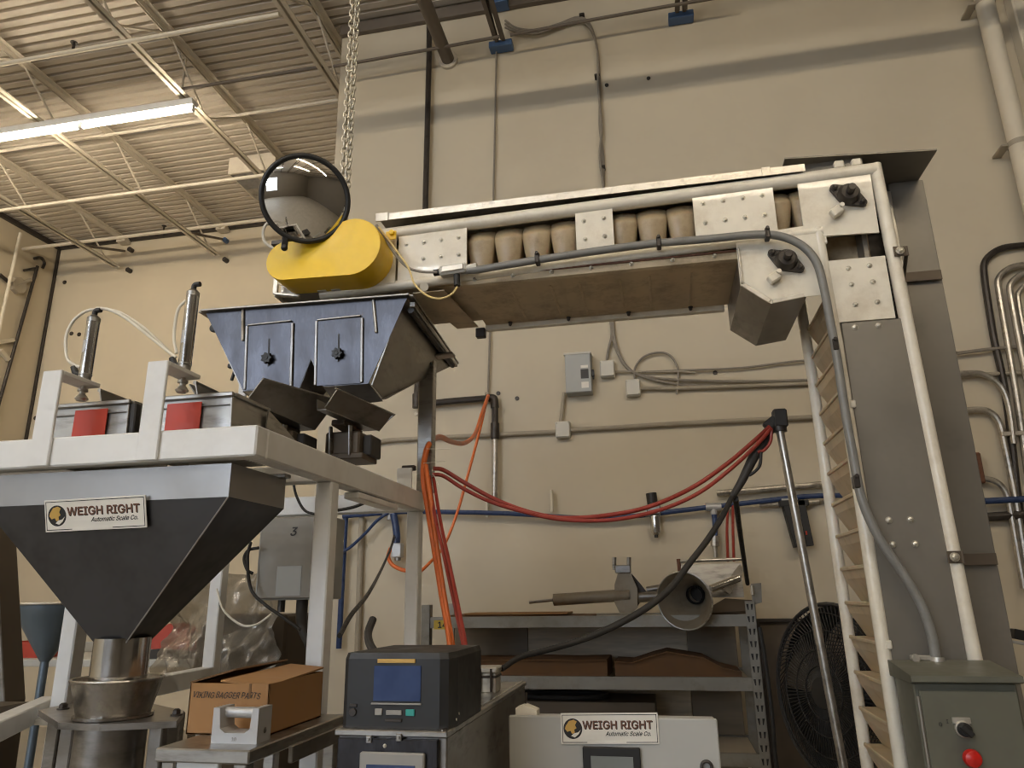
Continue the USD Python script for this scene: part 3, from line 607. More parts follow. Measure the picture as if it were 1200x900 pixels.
# convex mirror on the guard, and the hoist chain
c = P(358, 233, y=2.12); nm = CAM+A((0.22, 0, 0.35))-c; nm /= np.linalg.norm(nm)
mr = Thing('convex_mirror', 'round black-rimmed convex safety mirror mounted above the yellow guard', 'mirror', c)
R_, rr = 0.148, 0.30
mr.part('mirror_glass', lathe([(R_*math.sin(t)/math.sin(math.asin(R_/rr)) if False else rr*math.sin(t), rr*math.cos(t)-rr*math.cos(math.asin(R_/rr))) for t in np.linspace(math.asin(R_/rr), 0, 14)], c, nm, 48), 'mirror', smooth=True)
mr.part('rim', tube([c+(R_+0.002)*(math.cos(t)*frame_of(nm)[1]+math.sin(t)*frame_of(nm)[2]) for t in np.linspace(0, 2*math.pi, 48, endpoint=False)], 0.0095, 10, closed=True), 'black', smooth=True)
mr.part('back_shell', lathe([(R_, -0.002), (R_*0.9, -0.02), (R_*0.5, -0.034), (0, -0.038)], c, nm, 40), 'black')
d_, s_, u_ = frame_of(nm); e = c-u_*0.155+s_*0.055
mr.part('bracket', J(bar(c-d_*0.03, A((-1.07, 2.30, 2.765)), 0.02, 0.012), bar(e+u_*0.012, e-u_*0.035, 0.022, 0.014), lathe([(0, 0), (0.012, 0), (0.012, 0.008), (0.007, 0.014), (0, 0.016)], e-u_*0.028, d_, 14), bar(e-d_*0.012, A((-1.06, 2.30, 2.755)), 0.014, 0.01)), 'black')
ch = Thing('hoist_chain', 'galvanised hoist chain hanging from the roof to the conveyor head', 'chain', (-1.225, 2.55, 2.86))
def link(c, turn):
    L, W = 0.0155, 0.0105; pts = []
    for k in range(20):
        t = 2*math.pi*k/20; a = (math.copysign(L-0.0, math.sin(t))*0+ (L*math.sin(t)) , W*math.cos(t))
        w = A((math.cos(turn), math.sin(turn), 0))
        pts.append(A(c)+w*a[1]*1.15+A((0, 0, a[0]*1.25)))
    return tube(pts, 0.0043, 6, closed=True)
z = 2.86; k = 0
while z < 6.38:
    for s_ in (-1, 1):
        ch.part('chain_link', link((-1.225+0.012*s_, 2.55, z+0.008*s_), math.radians((35 if k % 2 else 125)+20*s_)), 'bolt', smooth=True)
    z += 0.0305; k += 1
cv.part('lifting_eye', tube([(-1.225, 2.55, 2.78)]+[(-1.225+0.018*math.sin(t), 2.55, 2.845-0.02*math.cos(t)) for t in np.linspace(0, 5.2, 12)], 0.005, 8), 'iron')

# ================================================================== WEIGHER
def sheet(pts, t, m=None):
    """flat polygon plate; thickness split to both sides"""
    p = A(pts, float); c = p.mean(0); n = sum(np.cross(p[i]-c, p[(i+1) % len(p)]-c) for i in range(len(p))); n /= np.linalg.norm(n)
    return plate(p+n*t/2, t, n)
fr = Thing('weigher_frame', 'white tubular steel frame of the weigher standing on four legs under the yellow guard', 'machine frame', (-1.34, 2.1, 0))
FX0, FX1, FY0, FY1, FZ0, FZ1 = -1.80, -0.905, 1.50, 2.745, 1.766, 1.839
fr.part('front_beam', box((FX0, FY0, FZ0), (FX1, FY0+0.05, FZ1), 0.004), 'white')
fr.part('side_beam', box((FX1-0.05, FY0+0.05, FZ0), (FX1, FY1, FZ1), 0.004), 'white')
fr.part('side_beam', box((FX0, FY0+0.05, FZ0), (FX0+0.05, FY1, FZ1), 0.004), 'white')
fr.part('rear_beam', box((FX0+0.05, FY1-0.05, FZ0), (FX1-0.05, FY1, FZ1), 0.004), 'white')
fr.part('cross_beam', box((FX0+0.05, 1.91, FZ0), (FX1-0.05, 1.955, FZ0+0.05), 0.004), 'white')
for x, y in ((FX1-0.05, 1.91), (FX1-0.055, FY1-0.05), (-1.715, 1.90), (-1.77, FY1-0.06)):
    fr.part('leg', box((x, y, 0), (x+0.05, y+0.05, FZ0), 0.004), 'white')
fr.part('base_rail', bar((-1.690, 1.95, 1.17), (-1.745, FY1-0.06, 1.17), 0.055, 0.06), 'white')
fr.part('base_rail', bar(P(58, 826, z=1.15), P(-60, 880, z=1.15), 0.05, 0.05), 'white')
fr.part('foot_plate', box((-1.75, 1.86, 1.125), (-1.64, 1.98, 1.14), 0.003), 'white')
for x0, zt in ((-1.512, 2.012), (-1.212, 2.014)):
    p = fr.part('bracket_post', box((x0, FY0-0.009, FZ0+0.001), (x0+0.056, FY0, zt), 0.002), 'white')
    fr.part('bracket_shelf', box((x0, FY0, zt-0.012), (x0+0.056, FY0+0.125, zt), 0.002), 'white', parent=p)
fr.part('top_stub', box((-0.985, 2.64, 1.839), (-0.925, 2.65, 1.925), 0.002), 'white')
fr.part('brace_bar', bar((FX1-0.025, 2.1, FZ0-0.015), (FX1-0.025, 2.45, FZ0-0.015), 0.05, 0.02), 'white')

# big funnel under the frame
fu = Thing('collecting_funnel', 'large dark steel collecting funnel with a maker sign hanging under the white frame', 'funnel', (-1.317, 1.66, 1.25))
LX0, LX1, LY0, LY1, LZ0, LZ1 = -1.655, -0.982, 1.53, 1.79, 1.678, 1.757
NX, NY, NR, NZ = -1.317, 1.662, 0.044, 1.352
def rect(x0, x1, y0, y1, z): return [(x0, y0, z), (x1, y0, z), (x1, y1, z), (x0, y1, z)]
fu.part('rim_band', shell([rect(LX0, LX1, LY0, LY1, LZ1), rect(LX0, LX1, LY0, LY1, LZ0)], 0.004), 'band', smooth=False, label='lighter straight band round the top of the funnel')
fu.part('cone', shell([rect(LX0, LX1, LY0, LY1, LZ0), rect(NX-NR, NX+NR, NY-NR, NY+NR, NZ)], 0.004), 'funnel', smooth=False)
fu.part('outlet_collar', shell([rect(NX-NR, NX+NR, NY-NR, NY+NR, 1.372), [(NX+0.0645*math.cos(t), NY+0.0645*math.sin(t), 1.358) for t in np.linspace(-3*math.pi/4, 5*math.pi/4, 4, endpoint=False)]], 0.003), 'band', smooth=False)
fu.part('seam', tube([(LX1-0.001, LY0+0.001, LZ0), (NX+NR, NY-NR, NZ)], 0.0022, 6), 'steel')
fu.part('outlet_tube', shell([[(NX+0.064*math.cos(t), NY+0.064*math.sin(t), z) for t in np.linspace(0, 2*math.pi, 40, endpoint=False)] for z in (1.362, 1.235)], 0.003), 'chrome', label='polished round outlet tube')
fu.part('hanger_lug', J(box((LX1-0.09, LY1-0.04, LZ1-0.002), (LX1+0.02, LY1-0.01, FZ0), 0.002), box((-1.72, LY1-0.04, LZ1-0.002), (-1.60, LY1-0.01, FZ0), 0.002)) if False else box((LX1-0.09, LY1-0.04, LZ1-0.002), (LX1+0.02, LY1-0.01, FZ0), 0.002), 'steel')

def sign(t, o, right, up, w, h, name='maker_sign'):
    """white plate with the maker's lettering; o is its lower left corner on the surface"""
    r, u = A(right, float), A(up, float); r /= np.linalg.norm(r); u /= np.linalg.norm(u); n = np.cross(r, u); o = A(o, float)
    pl = t.part(name, obb(o+r*w/2+u*h/2+n*0.001, (r, u, n), (w/2, h/2, 0.0012), 0.0008), 'plate', label='white sign plate with brown and black lettering')
    z = n*0.0022
    e = 0.05*h; bw = 0.022*h; edge = []
    for (a, b, c_, d) in ((e, e, w-e, e+bw), (e, h-e-bw, w-e, h-e), (e, e, e+bw, h-e), (w-e-bw, e, w-e, h-e)):
        edge.append(obb(o+r*(a+c_)/2+u*(b+d)/2+z, (r, u, n), ((c_-a)/2, (d-b)/2, 0.0003), 0.0001))
    t.part('sign_border', J(*edge), 'ink', parent=pl, smooth=False)
    t.part('border_gap', obb(o+r*w*0.47+u*(e+bw/2)+z*1.15, (r, u, n), (w*0.20, h*0.05, 0.0003), 0.0001), 'plate', parent=pl, smooth=False)
    fit = lambda m, hgt, x, y, width: lay(trimesh.Trimesh(m.vertices*A((width/(m.bounds[1][0]-m.bounds[0][0]), 1, 1))-A((m.bounds[0][0]*width/(m.bounds[1][0]-m.bounds[0][0]), 0, 0)), m.faces, process=False), o+r*x+u*y+z, r, u)
    W = meshkit.text_mesh('WEIGH RIGHT', h*0.25, 0.0004, bold=True); B = meshkit.text_mesh('WEIGH RIGHT', h*0.25, 0.0003, bold=True)
    t.part('lettering_shadow', fit(B, 0, w*0.232, h*0.475, w*0.715), 'ink', parent=pl, smooth=False)
    t.part('lettering', fit(W, 0, w*0.226, h*0.497, w*0.715), 'rust', parent=pl, smooth=False)
    S = meshkit.text_mesh('Automatic Scale Co.', h*0.13, 0.0004, bold=True); S.vertices[:, 0] += S.vertices[:, 1]*0.35
    t.part('small_lettering', fit(S, 0, w*0.46, h*0.27, w*0.46), 'ink', parent=pl, smooth=False)
    T = meshkit.text_mesh('SCALES FOR INDUSTRY', h*0.045, 0.0003)
    t.part('fine_print', fit(T, 0, w*0.31, h*0.055, w*0.32), 'ink', parent=pl, smooth=False)
    c_ = o+r*w*0.125+u*h*0.5+z; R = h*0.33
    t.part('emblem', disc(c_-n*0.0004, n, R, 0.0006, 32), 'ink', parent=pl, smooth=False)
    def poly(pts, k, m): t.part('emblem_shape', plate([c_+r*a*R+u*b*R+n*k for a, b in pts], 0.0004, n), m, parent=pl, smooth=False)
    poly([(-0.75, 0.3), (-0.4, 0.75), (0.1, 0.88), (0.45, 0.7), (0.25, 0.35), (0.4, 0.05), (0.15, -0.1), (0.2, -0.4), (-0.1, -0.5), (-0.25, -0.2), (-0.6, -0.3), (-0.85, 0.0)], 0.0007, 'gold')
    poly([(-0.2, -0.7), (0.1, -0.45), (0.55, -0.35), (0.85, -0.1), (0.6, -0.55), (0.2, -0.85)], 0.0007, 'plate')
up = A((0, NY-NR-LY0, NZ-LZ0))*-1; up /= np.linalg.norm(up)
fn = np.cross((1, 0, 0), up)
o = A((-1.470, LY0+0.0465*(LZ0-1.612)/(LZ0-NZ), 1.612))+fn*0.001
sign(fu, o, (1, 0, 0.012), up, 0.278, 0.077)

# feed hopper above (turned a little)
HC, HA = A((-1.20, 2.22, 0)), math.radians(2.5)
def H(x, y, z):
    """hopper coordinates: x along its front, y to the back"""
    return A((HC[0]+x*math.cos(HA)-y*math.sin(HA), HC[1]+x*math.sin(HA)+y*math.cos(HA), z))
fh = Thing('feed_hopper', 'wide bluish steel feed hopper with two slide gates below the yellow guard', 'hopper', (-1.2, 2.5, 1.95))
tk = 0.004
xl, xr, zt, zb = -0.375, 0.385, 2.452, 2.155
fxl, fxr, yb = -0.215, 0.245, 0.03      # foot of the front face
front = [H(xl, 0, zt), H(xr, 0, zt), H(fxr, yb, zb), H(0.082, yb, zb), H(0.034, yb*0.65, 2.258), H(-0.006, yb, zb-0.0), H(fxl, yb, zb)]
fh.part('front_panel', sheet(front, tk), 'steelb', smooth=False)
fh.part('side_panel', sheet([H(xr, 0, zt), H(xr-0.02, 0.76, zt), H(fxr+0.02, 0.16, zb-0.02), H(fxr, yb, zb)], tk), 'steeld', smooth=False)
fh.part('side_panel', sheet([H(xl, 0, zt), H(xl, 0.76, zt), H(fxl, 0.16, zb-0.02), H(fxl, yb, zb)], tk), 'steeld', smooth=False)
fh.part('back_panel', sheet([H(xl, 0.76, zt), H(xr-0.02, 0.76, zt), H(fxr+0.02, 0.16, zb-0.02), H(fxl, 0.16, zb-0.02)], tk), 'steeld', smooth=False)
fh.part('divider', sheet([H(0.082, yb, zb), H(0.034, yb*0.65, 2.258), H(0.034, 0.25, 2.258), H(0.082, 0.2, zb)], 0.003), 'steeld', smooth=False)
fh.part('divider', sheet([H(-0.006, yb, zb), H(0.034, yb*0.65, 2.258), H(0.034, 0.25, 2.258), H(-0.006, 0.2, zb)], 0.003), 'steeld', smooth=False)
# outlets below the gates
fh.part('outlet_skirt', sheet([H(0.085, yb, zb+0.003), H(fxr, yb, zb), H(fxr+0.03, 0.10, zb-0.045), H(0.17, 0.10, zb-0.045), H(0.10, 0.05, zb-0.045)], 0.003), 'steeld', smooth=False)
for (a, b) in ((A(H(xl-0.01, -0.012, zt+0.003)), A(H(xr+0.012, -0.012, zt+0.003))), (A(H(xr+0.012, -0.012, zt+0.003)), A(H(xr-0.008, 0.775, zt+0.003))), (A(H(xl-0.01, -0.012, zt+0.003)), A(H(xl-0.01, 0.775, zt+0.003))), (A(H(xl-0.01, 0.775, zt+0.003)), A(H(xr-0.008, 0.775, zt+0.003)))):
    fh.part('rim', bar(a, b, 0.026, 0.008), 'steeld')
fh.part('rim_hose', tube([H(xr+0.004, 0.03, zt-0.035), H(xr-0.006, 0.70, zt-0.03)], 0.012, 10), 'black', label='black rubber edging under the right rim')
fh.part('rim_rail', bar(H(xr+0.012, 0.02, zt-0.018), H(xr-0.004, 0.74, zt-0.016), 0.022, 0.02), 'steel')
dn = (A(H(0, yb, zb))-A(H(0, 0, zt))); L = np.linalg.norm(dn); dn /= L
ex = A(H(1, 0, 0))-A(H(0, 0, 0)); on = np.cross(dn, ex); on *= -1 if on[1] > 0 else 1
def onface(x, s): return A(H(x, 0, zt))+dn*s+on*(tk/2)
for k, (x0, x1) in enumerate(((-0.205, -0.040), (0.058, 0.218))):
    g = fh.part('slide_gate', obb((onface(x0, 0.06)+onface(x1, 0.06))/2+dn*0.118+on*0.0025, (ex, dn, on), ((x1-x0)/2, 0.118, 0.0015), 0.001), 'steelb', label='%s slide gate plate' % ('left' if k == 0 else 'right'))
    xm = (x0+x1)/2
    fh.part('gate_channel', bar(onface(x0-0.004, 0.062)+on*0.004, onface(x0-0.004, L-0.005)+on*0.004, 0.010, 0.008), 'steeld', parent=g)
    fh.part('gate_channel', bar(onface(x1+0.004, 0.062)+on*0.004, onface(x1+0.004, L-0.005)+on*0.004, 0.010, 0.008), 'steeld', parent=g)
    fh.part('gate_lip', bar(onface(x0, 0.06)+on*0.006, onface(x1, 0.055)+on*0.006, 0.010, 0.006), 'steeld', parent=g)
    fh.part('slot', bar(onface(xm, 0.115)+on*0.0045, onface(xm, 0.215)+on*0.0045, 0.006, 0.0012, up=on), 'ink', parent=g)
    kb = onface(xm, 0.188)+on*0.004; star = []
    for j in range(14):
        t = 2*math.pi*j/14; rr_ = 0.021 if j % 2 == 0 else 0.0145; star.append(kb+on*0.022+ex*rr_*math.cos(t)+dn*rr_*math.sin(t))
    fh.part('star_knob', J(plate(star, 0.016, on), disc(kb, on, 0.008, 0.024, 10)), 'black', parent=g)
for x, s0, s1 in ((-0.228, 0.0, 0.115), (0.262, 0.0, 0.12)):
    fh.part('weld_rib', bar(onface(x, s0)+on*0.004, onface(x+(0.004 if x < 0 else 0.012), s1)+on*0.004, 0.010, 0.008), 'galv')
q = P(505, 404, y=2.70); 
fh.part('clamp_screw', J(obb(q, np.eye(3), (0.022, 0.012, 0.018), 0.004), tube([q+A((-0.004, 0, 0.03)), q+A((-0.004, 0, -0.085))], 0.006, 8), tube([q+A((-0.02, 0, 0.012)), q+A((-0.036, -0.01, 0.02))], 0.006, 8)), 'black')
q = P(273, 429, y=2.30); fh.part('toggle_latch', J(tube([q+A((0.01, 0.005, 0.0)), q+A((0.0, 0, -0.055))], 0.006, 8), obb(q, np.eye(3), (0.018, 0.01, 0.008), 0.003), tube([q, q+A((0.05, 0.02, -0.012))], 0.005, 8)), 'black')
q = P(255, 388, y=2.32); fh.part('toggle_latch', J(bar(q+A((-0.022, 0, 0.02)), q+A((0.06, 0.02, -0.042)), 0.02, 0.022), disc(q+A((-0.012, 0, 0.01)), (0, -1, 0), 0.016, 0.014, 12)), 'black')
fh.part('support_angle', bar(P(286, 435, y=2.42), P(282, 488, y=2.42), 0.012, 0.032, up=(1, 0, 0)), 'white')
sp = Thing('hopper_post', 'bright steel square post carrying the right end of the feed hopper', 'post', (-0.895, 2.72, FZ1))
sp.part('post', box((-0.932, 2.715, FZ1), (-0.870, 2.765, 2.43), 0.004), 'steel')
sp.part('top_bracket', J(box((-0.93, 2.66, 2.385), (-0.87, 2.715, 2.42), 0.003), bar((-0.87, 2.74, 2.40), (-0.79, 2.74, 2.405), 0.05, 0.012)), 'steeld')
sp.part('foot_clamp', J(box((-0.985, 2.69, FZ1+0.085), (-0.932, 2.715, FZ1+0.105), 0.003)), 'iron')

# vibrating trays and their drive units
def tray(label, f, b, unit=1.0, dx=0.0, both=True):
    """f, b: (y, x of the right foot, z of the foot, x of the right lip, z of the lip, floor width) at the front and the back end"""
    t = Thing('vibrating_tray', label, 'feeder tray', (b[1]-0.08, (f[0]+b[0])/2, b[2]-0.13))
    def S(e):
        y, xf, zf, xl_, zl, w = e
        return [(xf-w-(xl_-xf) if both else xf-w-0.004, y, zl if both else zf+0.035), (xf-w, y, zf), (xf, y, zf), (xl_, y, zl)]
    a, c = S(f), S(b)
    t.part('trough_floor', sheet([a[1], a[2], c[2], c[1]], 0.004), 'steeld', smooth=False)
    t.part('trough_side', sheet([a[2], a[3], c[3], c[2]], 0.004), 'steeld', smooth=False)
    t.part('trough_side', sheet([a[0], a[1], c[1], c[0]], 0.004), 'steeld', smooth=False)
    t.part('end_wall', sheet([c[0], c[1], c[2], c[3]], 0.004), 'steeld', smooth=False)
    t.part('folded_edge', bar(A(a[3]), A(c[3]), 0.008, 0.005), 'steel')
    xm, ym, zz = b[1]-b[5]*0.45+dx, b[0]-0.07, b[2]-0.012
    t.part('mounting_rail', bar((f[1]-f[5]*0.45, f[0]+0.12, f[2]-0.014), (xm, b[0]-0.01, zz), 0.05, 0.02), 'brownsteel')
    t.part('drive_magnet', obb((xm, ym, zz-0.055*unit), np.eye(3), (0.062*unit, 0.055, 0.040*unit), 0.006), 'brownsteel')
    t.part('drive_base', obb((xm+0.005, ym, zz-0.102*unit), np.eye(3), (0.075*unit, 0.066, 0.010), 0.003), 'brownsteel')
    t.part('drive_cover', obb((xm+0.078*unit, ym+0.02, zz-0.060*unit), np.eye(3), (0.016, 0.045, 0.036*unit), 0.004), 'rubber')
    for k in (-1, 1):
        t.part('leaf_spring', bar((xm+k*0.035, ym-0.062, zz-0.10*unit), (xm+k*0.035, ym-0.072, zz), 0.006, 0.022, up=(0, 1, 0)), 'steel')
    return t
tray('nearer dark steel feeder tray slanting from the hopper to the right weigh bucket', (1.86, -1.164, 2.008, -1.118, 2.070, 0.15), (2.21, -1.120, 1.992, -1.046, 2.090, 0.15), 0.85)
tray('farther dark steel feeder tray at the right end of the hopper outlets', (2.10, -1.030, 2.030, -1.002, 2.098, 0.03), (2.37, -0.962, 2.016, -0.898, 2.067, 0.05), 1.0, -0.052, False)
# weigh buckets with red stickers
def weigh_bucket(label, x0, x1, xs):
    y0, y1, zb_, zt_ = 1.62, 1.79, 1.795, 1.957
    t = Thing('weigh_bucket', label, 'weigh bucket', ((x0+x1)/2, (y0+y1)/2, zb_))
    t.part('bucket_shell', shell([rect(x0, x1, y0, y1, zt_), rect(x0+0.006, x1+0.008, y0-0.002, y1-0.004, zb_)], 0.004), 'steel', smooth=False)
    t.part('rim_flange', bar((x0-0.004, y0-0.006, zt_-0.004), (x1+0.004, y0-0.006, zt_-0.004), 0.010, 0.012), 'steel')
    t.part('rim_flange', bar((x1+0.004, y0, zt_-0.004), (x1+0.004, y1, zt_-0.004), 0.010, 0.010), 'steel')
    t.part('stiffener', bar((x0, y0-0.005, zt_-0.030), (x1, y0-0.005, zt_-0.030), 0.004, 0.004), 'steeld')
    t.part('corner_post', bar((x1+0.006, y0-0.004, zb_), (x1-0.001, y0-0.004, zt_-0.012), 0.007, 0.006), 'steel')
    xm = xs
    t.part('sticker', box((xm-0.05, y0-0.0075, 1.845), (xm+0.05, y0-0.006, 1.938), 0.0004), 'redst', label='red square sticker')
    t.part('chute', sheet([(x1+0.012, y1-0.02, zt_-0.01), (x1+0.012, y1+0.14, zt_-0.06), (x1+0.006, y1+0.11, zt_-0.11), (x1+0.006, y1-0.02, zt_-0.13)], 0.004), 'steel', smooth=False)
    return t
weigh_bucket('steel weigh bucket with a red sticker under the left air cylinder', -1.590, -1.352, -1.462)
weigh_bucket('steel weigh bucket with a red sticker under the right air cylinder', -1.285, -1.052, -1.186)
single('rubber_strip', J(bar((-1.338, 1.63, 1.80), (-1.345, 1.63, 1.95), 0.022, 0.02)), 'rubber', 'black rubber strip between the two weigh buckets', 'strip')
for k, (a, b, lab) in enumerate((((116, 457), (160, 470), 'folded steel flap sticking up behind the left weigh bucket'), ((228, 448), (262, 464), 'folded steel flap sticking up behind the right weigh bucket'))):
    p0 = P(*a, y=1.80); p1 = P(b[0], b[1], y=1.98); p1[0] = p0[0]+0.02
    fl = Thing('bucket_flap', lab, 'flap', (p0[0], 1.85, 1.95))
    fl.part('blade', sheet([p0, p0+A((0.012, 0.24, -0.01)), p0+A((0.03, 0.24, -0.09)), p0+A((0.03, 0.0, -0.09))], 0.004), 'steeld', smooth=False)
    fl.part('curled_lip', tube([p0, p0+A((0.012, 0.24, -0.01))], 0.006, 8), 'steel')
# air cylinders
def cyl(label, x, y, z0, h):
    t = Thing('air_cylinder', label, 'air cylinder', (x, y, z0))
    t.part('barrel', lathe([(0.0, 0), (0.0165, 0), (0.0165, h), (0.0155, h+0.002), (0, h+0.002)], (x, y, z0+0.02), (0, 0, 1), 28), 'chrome')
    t.part('end_cap', J(disc((x, y, z0), (0, 0, 1), 0.0155, 0.022, 24, 0.1), disc((x, y, z0+h*0.12), (0, 0, 1), 0.0172, 0.004, 24)), 'steel')
    t.part('end_cap', lathe([(0.017, 0), (0.017, 0.012), (0.012, 0.018), (0.006, 0.022), (0, 0.022)], (x, y, z0+0.02+h), (0, 0, 1), 24), 'steel')
    t.part('elbow_fitting', J(tube(fillet([(x, y, z0+h+0.035), (x, y, z0+h+0.055), (x+0.018, y, z0+h+0.055)], 0.01), 0.007, 10)), 'black')
    t.part('elbow_fitting', tube(fillet([(x-0.014, y, z0+0.022), (x-0.030, y, z0+0.024), (x-0.040, y, z0+0.045)], 0.012), 0.0085, 10), 'black')
    t.part('piston_rod', J(tube([(x, y, z0-0.035), (x, y, z0)], 0.006, 10), lathe([(0, 0), (0.012, 0), (0.017, 0.006), (0.012, 0.014), (0.008, 0.018), (0.008, 0.024), (0.013, 0.026), (0.013, 0.032), (0, 0.032)], (x, y, z0-0.052), (0, 0, 1), 20)), 'galv')
    t.part('label_sticker', shell([[(x+0.0168*math.cos(a), y+0.0168*math.sin(a), zz) for a in np.linspace(-2.2, -1.5, 6)]+[(x+0.0162*math.cos(a), y+0.0162*math.sin(a), zz) for a in np.linspace(-1.5, -2.2, 6)] for zz in (z0+0.08, z0+0.115)], 0.0002), 'alu')
cyl('chrome air cylinder standing on the left white bracket', -1.487, 1.60, 2.012, 0.150)
cyl('chrome air cylinder standing on the right white bracket', -1.189, 1.60, 2.014, 0.195)
single('air_tube', tube(spline([P(a, b, y=1.60) for a, b in ((114, 362), (100, 365), (86, 376), (78, 392), (77, 408), (80, 422), (90, 429), (96, 430))], 6), 0.0042, 8), 'whiteh', 'white air tube looping down the left side of the left cylinder', 'air hose')
single('air_tube', tube(spline([P(a, b, y=1.60) for a, b in ((113, 361), (128, 363), (148, 373), (170, 390), (190, 406), (206, 419))], 6), 0.0042, 8), 'whiteh', 'white air tube arching from the left cylinder to the right one', 'air hose')
single('air_tube', tube(spline([P(a, b, y=1.61) for a, b in ((118, 361), (140, 366), (165, 381), (184, 398), (202, 416))], 6), 0.0036, 8), 'whiteh', 'second white air tube lying just under the arching one', 'air hose')
single('air_tube', tube(spline([P(a, b, y=1.60) for a, b in ((218, 352), (209, 362), (205, 380), (204, 398), (207, 414))], 6), 0.0042, 8), 'whiteh', 'white air tube bowed along the left of the right cylinder', 'air hose')

# ------------------------------------------------------------------ bagger under the funnel
bg = Thing('bagger_cup', 'dented conical steel cup catching the funnel outlet', 'funnel', (NX, NY, 1.182))
circ = lambda r, z, c=(NX, NY): [(c[0]+r*math.cos(t), c[1]+r*math.sin(t), z) for t in np.linspace(0, 2*math.pi, 40, endpoint=False)]
bg.part('cup', shell([circ(0.101, 1.268), circ(0.079, 1.184)], 0.003), 'cup')
bg.part('rim', tube(circ(0.101, 1.268), 0.0035, 8, closed=True), 'cup')
bg.part('base_flange', shell([circ(0.088, 1.190), circ(0.088, 1.184)], 0.015), 'cup')
bt = Thing('bagger_stand', 'dark steel stand plate with forming tube and legs below the cup', 'stand', (NX, NY, 0))
bt.part('stand_plate', plate([P(*q, z=1.182) for q in ((45, 832), (69, 847), (117, 849), (207, 845), (216, 833), (172, 823), (82, 824))], 0.014, (0, 0, 1)), 'steeld', smooth=False)
bt.part('forming_tube', lathe([(0.078, 0), (0.078, 0.48), (0, 0.48)], (NX, NY, 0.688), (0, 0, 1), 40), 'steeld')
for x, y in ((-1.545, 1.745), (-1.425, 1.655), (-1.20, 1.675), (-1.27, 1.84), (-1.50, 1.80)):
    bt.part('leg', box((x-0.018, y-0.012, 0), (x+0.018, y+0.012, 1.168), 0.003), 'steeld')
bt.part('back_cover', box((-1.46, 1.80, 0.7), (-1.38, 1.83, 1.165), 0.003), 'brownsteel')
bt.part('plate_bolt', bolt((-1.545, 1.76, 1.182), (0, 0, 1), 0.011, 0.012), 'iron'); bt.part('plate_bolt', bolt((-1.175, 1.70, 1.182), (0, 0, 1), 0.010, 0.012), 'iron')

# ------------------------------------------------------------------ steel table, cardboard box, test weight
tz = 1.162
tb = Thing('work_table', 'grey steel table corner holding the cardboard box', 'table', (-0.93, 1.66, 0))
tb.part('table_top', box((-1.035, 1.44, tz-0.026), (-0.826, 1.895, tz), 0.003), 'steel')
tb.part('side_extension', box((-0.826, 1.60, tz-0.055), (-0.815, 1.895, tz-0.02), 0.002), 'steeld')
for x, y in ((-1.01, 1.465), (-0.85, 1.465), (-1.01, 1.87), (-0.85, 1.87)):
    tb.part('leg', box((x-0.015, y-0.015, 0), (x+0.015, y+0.015, tz-0.026), 0.003), 'steel')
tb.part('apron', box((-0.995, 1.455, tz-0.075), (-0.90, 1.47, tz-0.026), 0.002), 'white')
cb = Thing('cardboard_box', 'brown cardboard box with handwriting on its front', 'box', (-0.97, 1.72, tz))
bx0, bx1, by0, by1, bz1 = -1.068, -0.872, 1.585, 1.85, 1.268
cb.part('box_body', J(box((bx0, by0, tz), (bx1, by0+0.004, bz1), 0.001), box((bx0, by1-0.004, tz), (bx1, by1, bz1), 0.001), box((bx0, by0, tz), (bx0+0.004, by1, bz1), 0.001), box((bx1-0.004, by0, tz), (bx1, by1, bz1), 0.001), box((bx0, by0, tz), (bx1, by1, tz+0.004), 0.001)), 'card', smooth=False)
cb.part('flap', sheet([(bx0+0.075, by0, bz1), (bx1, by0, bz1), (bx1, by1, bz1+0.004), (bx0+0.105, by1, bz1+0.022)], 0.004), 'card', smooth=False)
cb.part('flap', sheet([(bx0, by0, bz1), (bx0, by1, bz1), (bx0+0.10, by1-0.01, bz1+0.028), (bx0+0.075, by0+0.055, bz1+0.025)], 0.004), 'cardin', smooth=False)
cb.part('tape', box((bx1-0.05, by0-0.001, bz1-0.03), (bx1-0.044, by0+0.0, bz1), 0.0003), 'cardin')
txt = meshkit.text_mesh('VIKING BAGGER PARTS', 0.0125, 0.0004); k = 0.165/(txt.bounds[1][0]-txt.bounds[0][0])
txt.vertices *= A((k, 1, 1)); txt.vertices[:, 0] += txt.vertices[:, 1]*0.25; txt.vertices[:, 1] += 0.0009*np.sin(txt.vertices[:, 0]*220)
cb.part('handwriting', lay(txt, (bx0+0.008, by0-0.0005, bz1-0.030), (1, 0, -0.005), (0, 0, 1)), 'ink', smooth=False)
wt = Thing('test_weight', 'silver cast test weight with a grip handle in front of the cardboard box', 'weight', (-0.897, 1.53, tz))
wx0, wx1, wy0, wy1, wz1 = -0.950, -0.846, 1.50, 1.555, tz+0.068
prof = [(wx0, tz), (wx1, tz), (wx1, wz1), (wx1-0.014, wz1), (wx1-0.018, tz+0.028), (wx1-0.030, tz+0.020), (wx0+0.030, tz+0.020), (wx0+0.018, tz+0.028), (wx0+0.014, wz1), (wx0, wz1)]
wt.part('body', prism(prof, 'y', wy0, wy1), 'alu', smooth=False)
wt.part('grip', tube([(wx0+0.013, (wy0+wy1)/2, wz1-0.012), (wx1-0.013, (wy0+wy1)/2, wz1-0.012)], 0.011, 16), 'alu')
wt.part('cast_mark', lay(meshkit.text_mesh('10', 0.007, 0.0008, bold=True), (wx0+0.046, wy0-0.0006, tz+0.005), (1, 0, 0), (0, 0, 1)), 'steel', smooth=False)
wt.part('sealing_plug', disc((wx1-0.002, wy0+0.03, tz+0.022), (1, 0, 0), 0.006, 0.003, 14), 'steel')

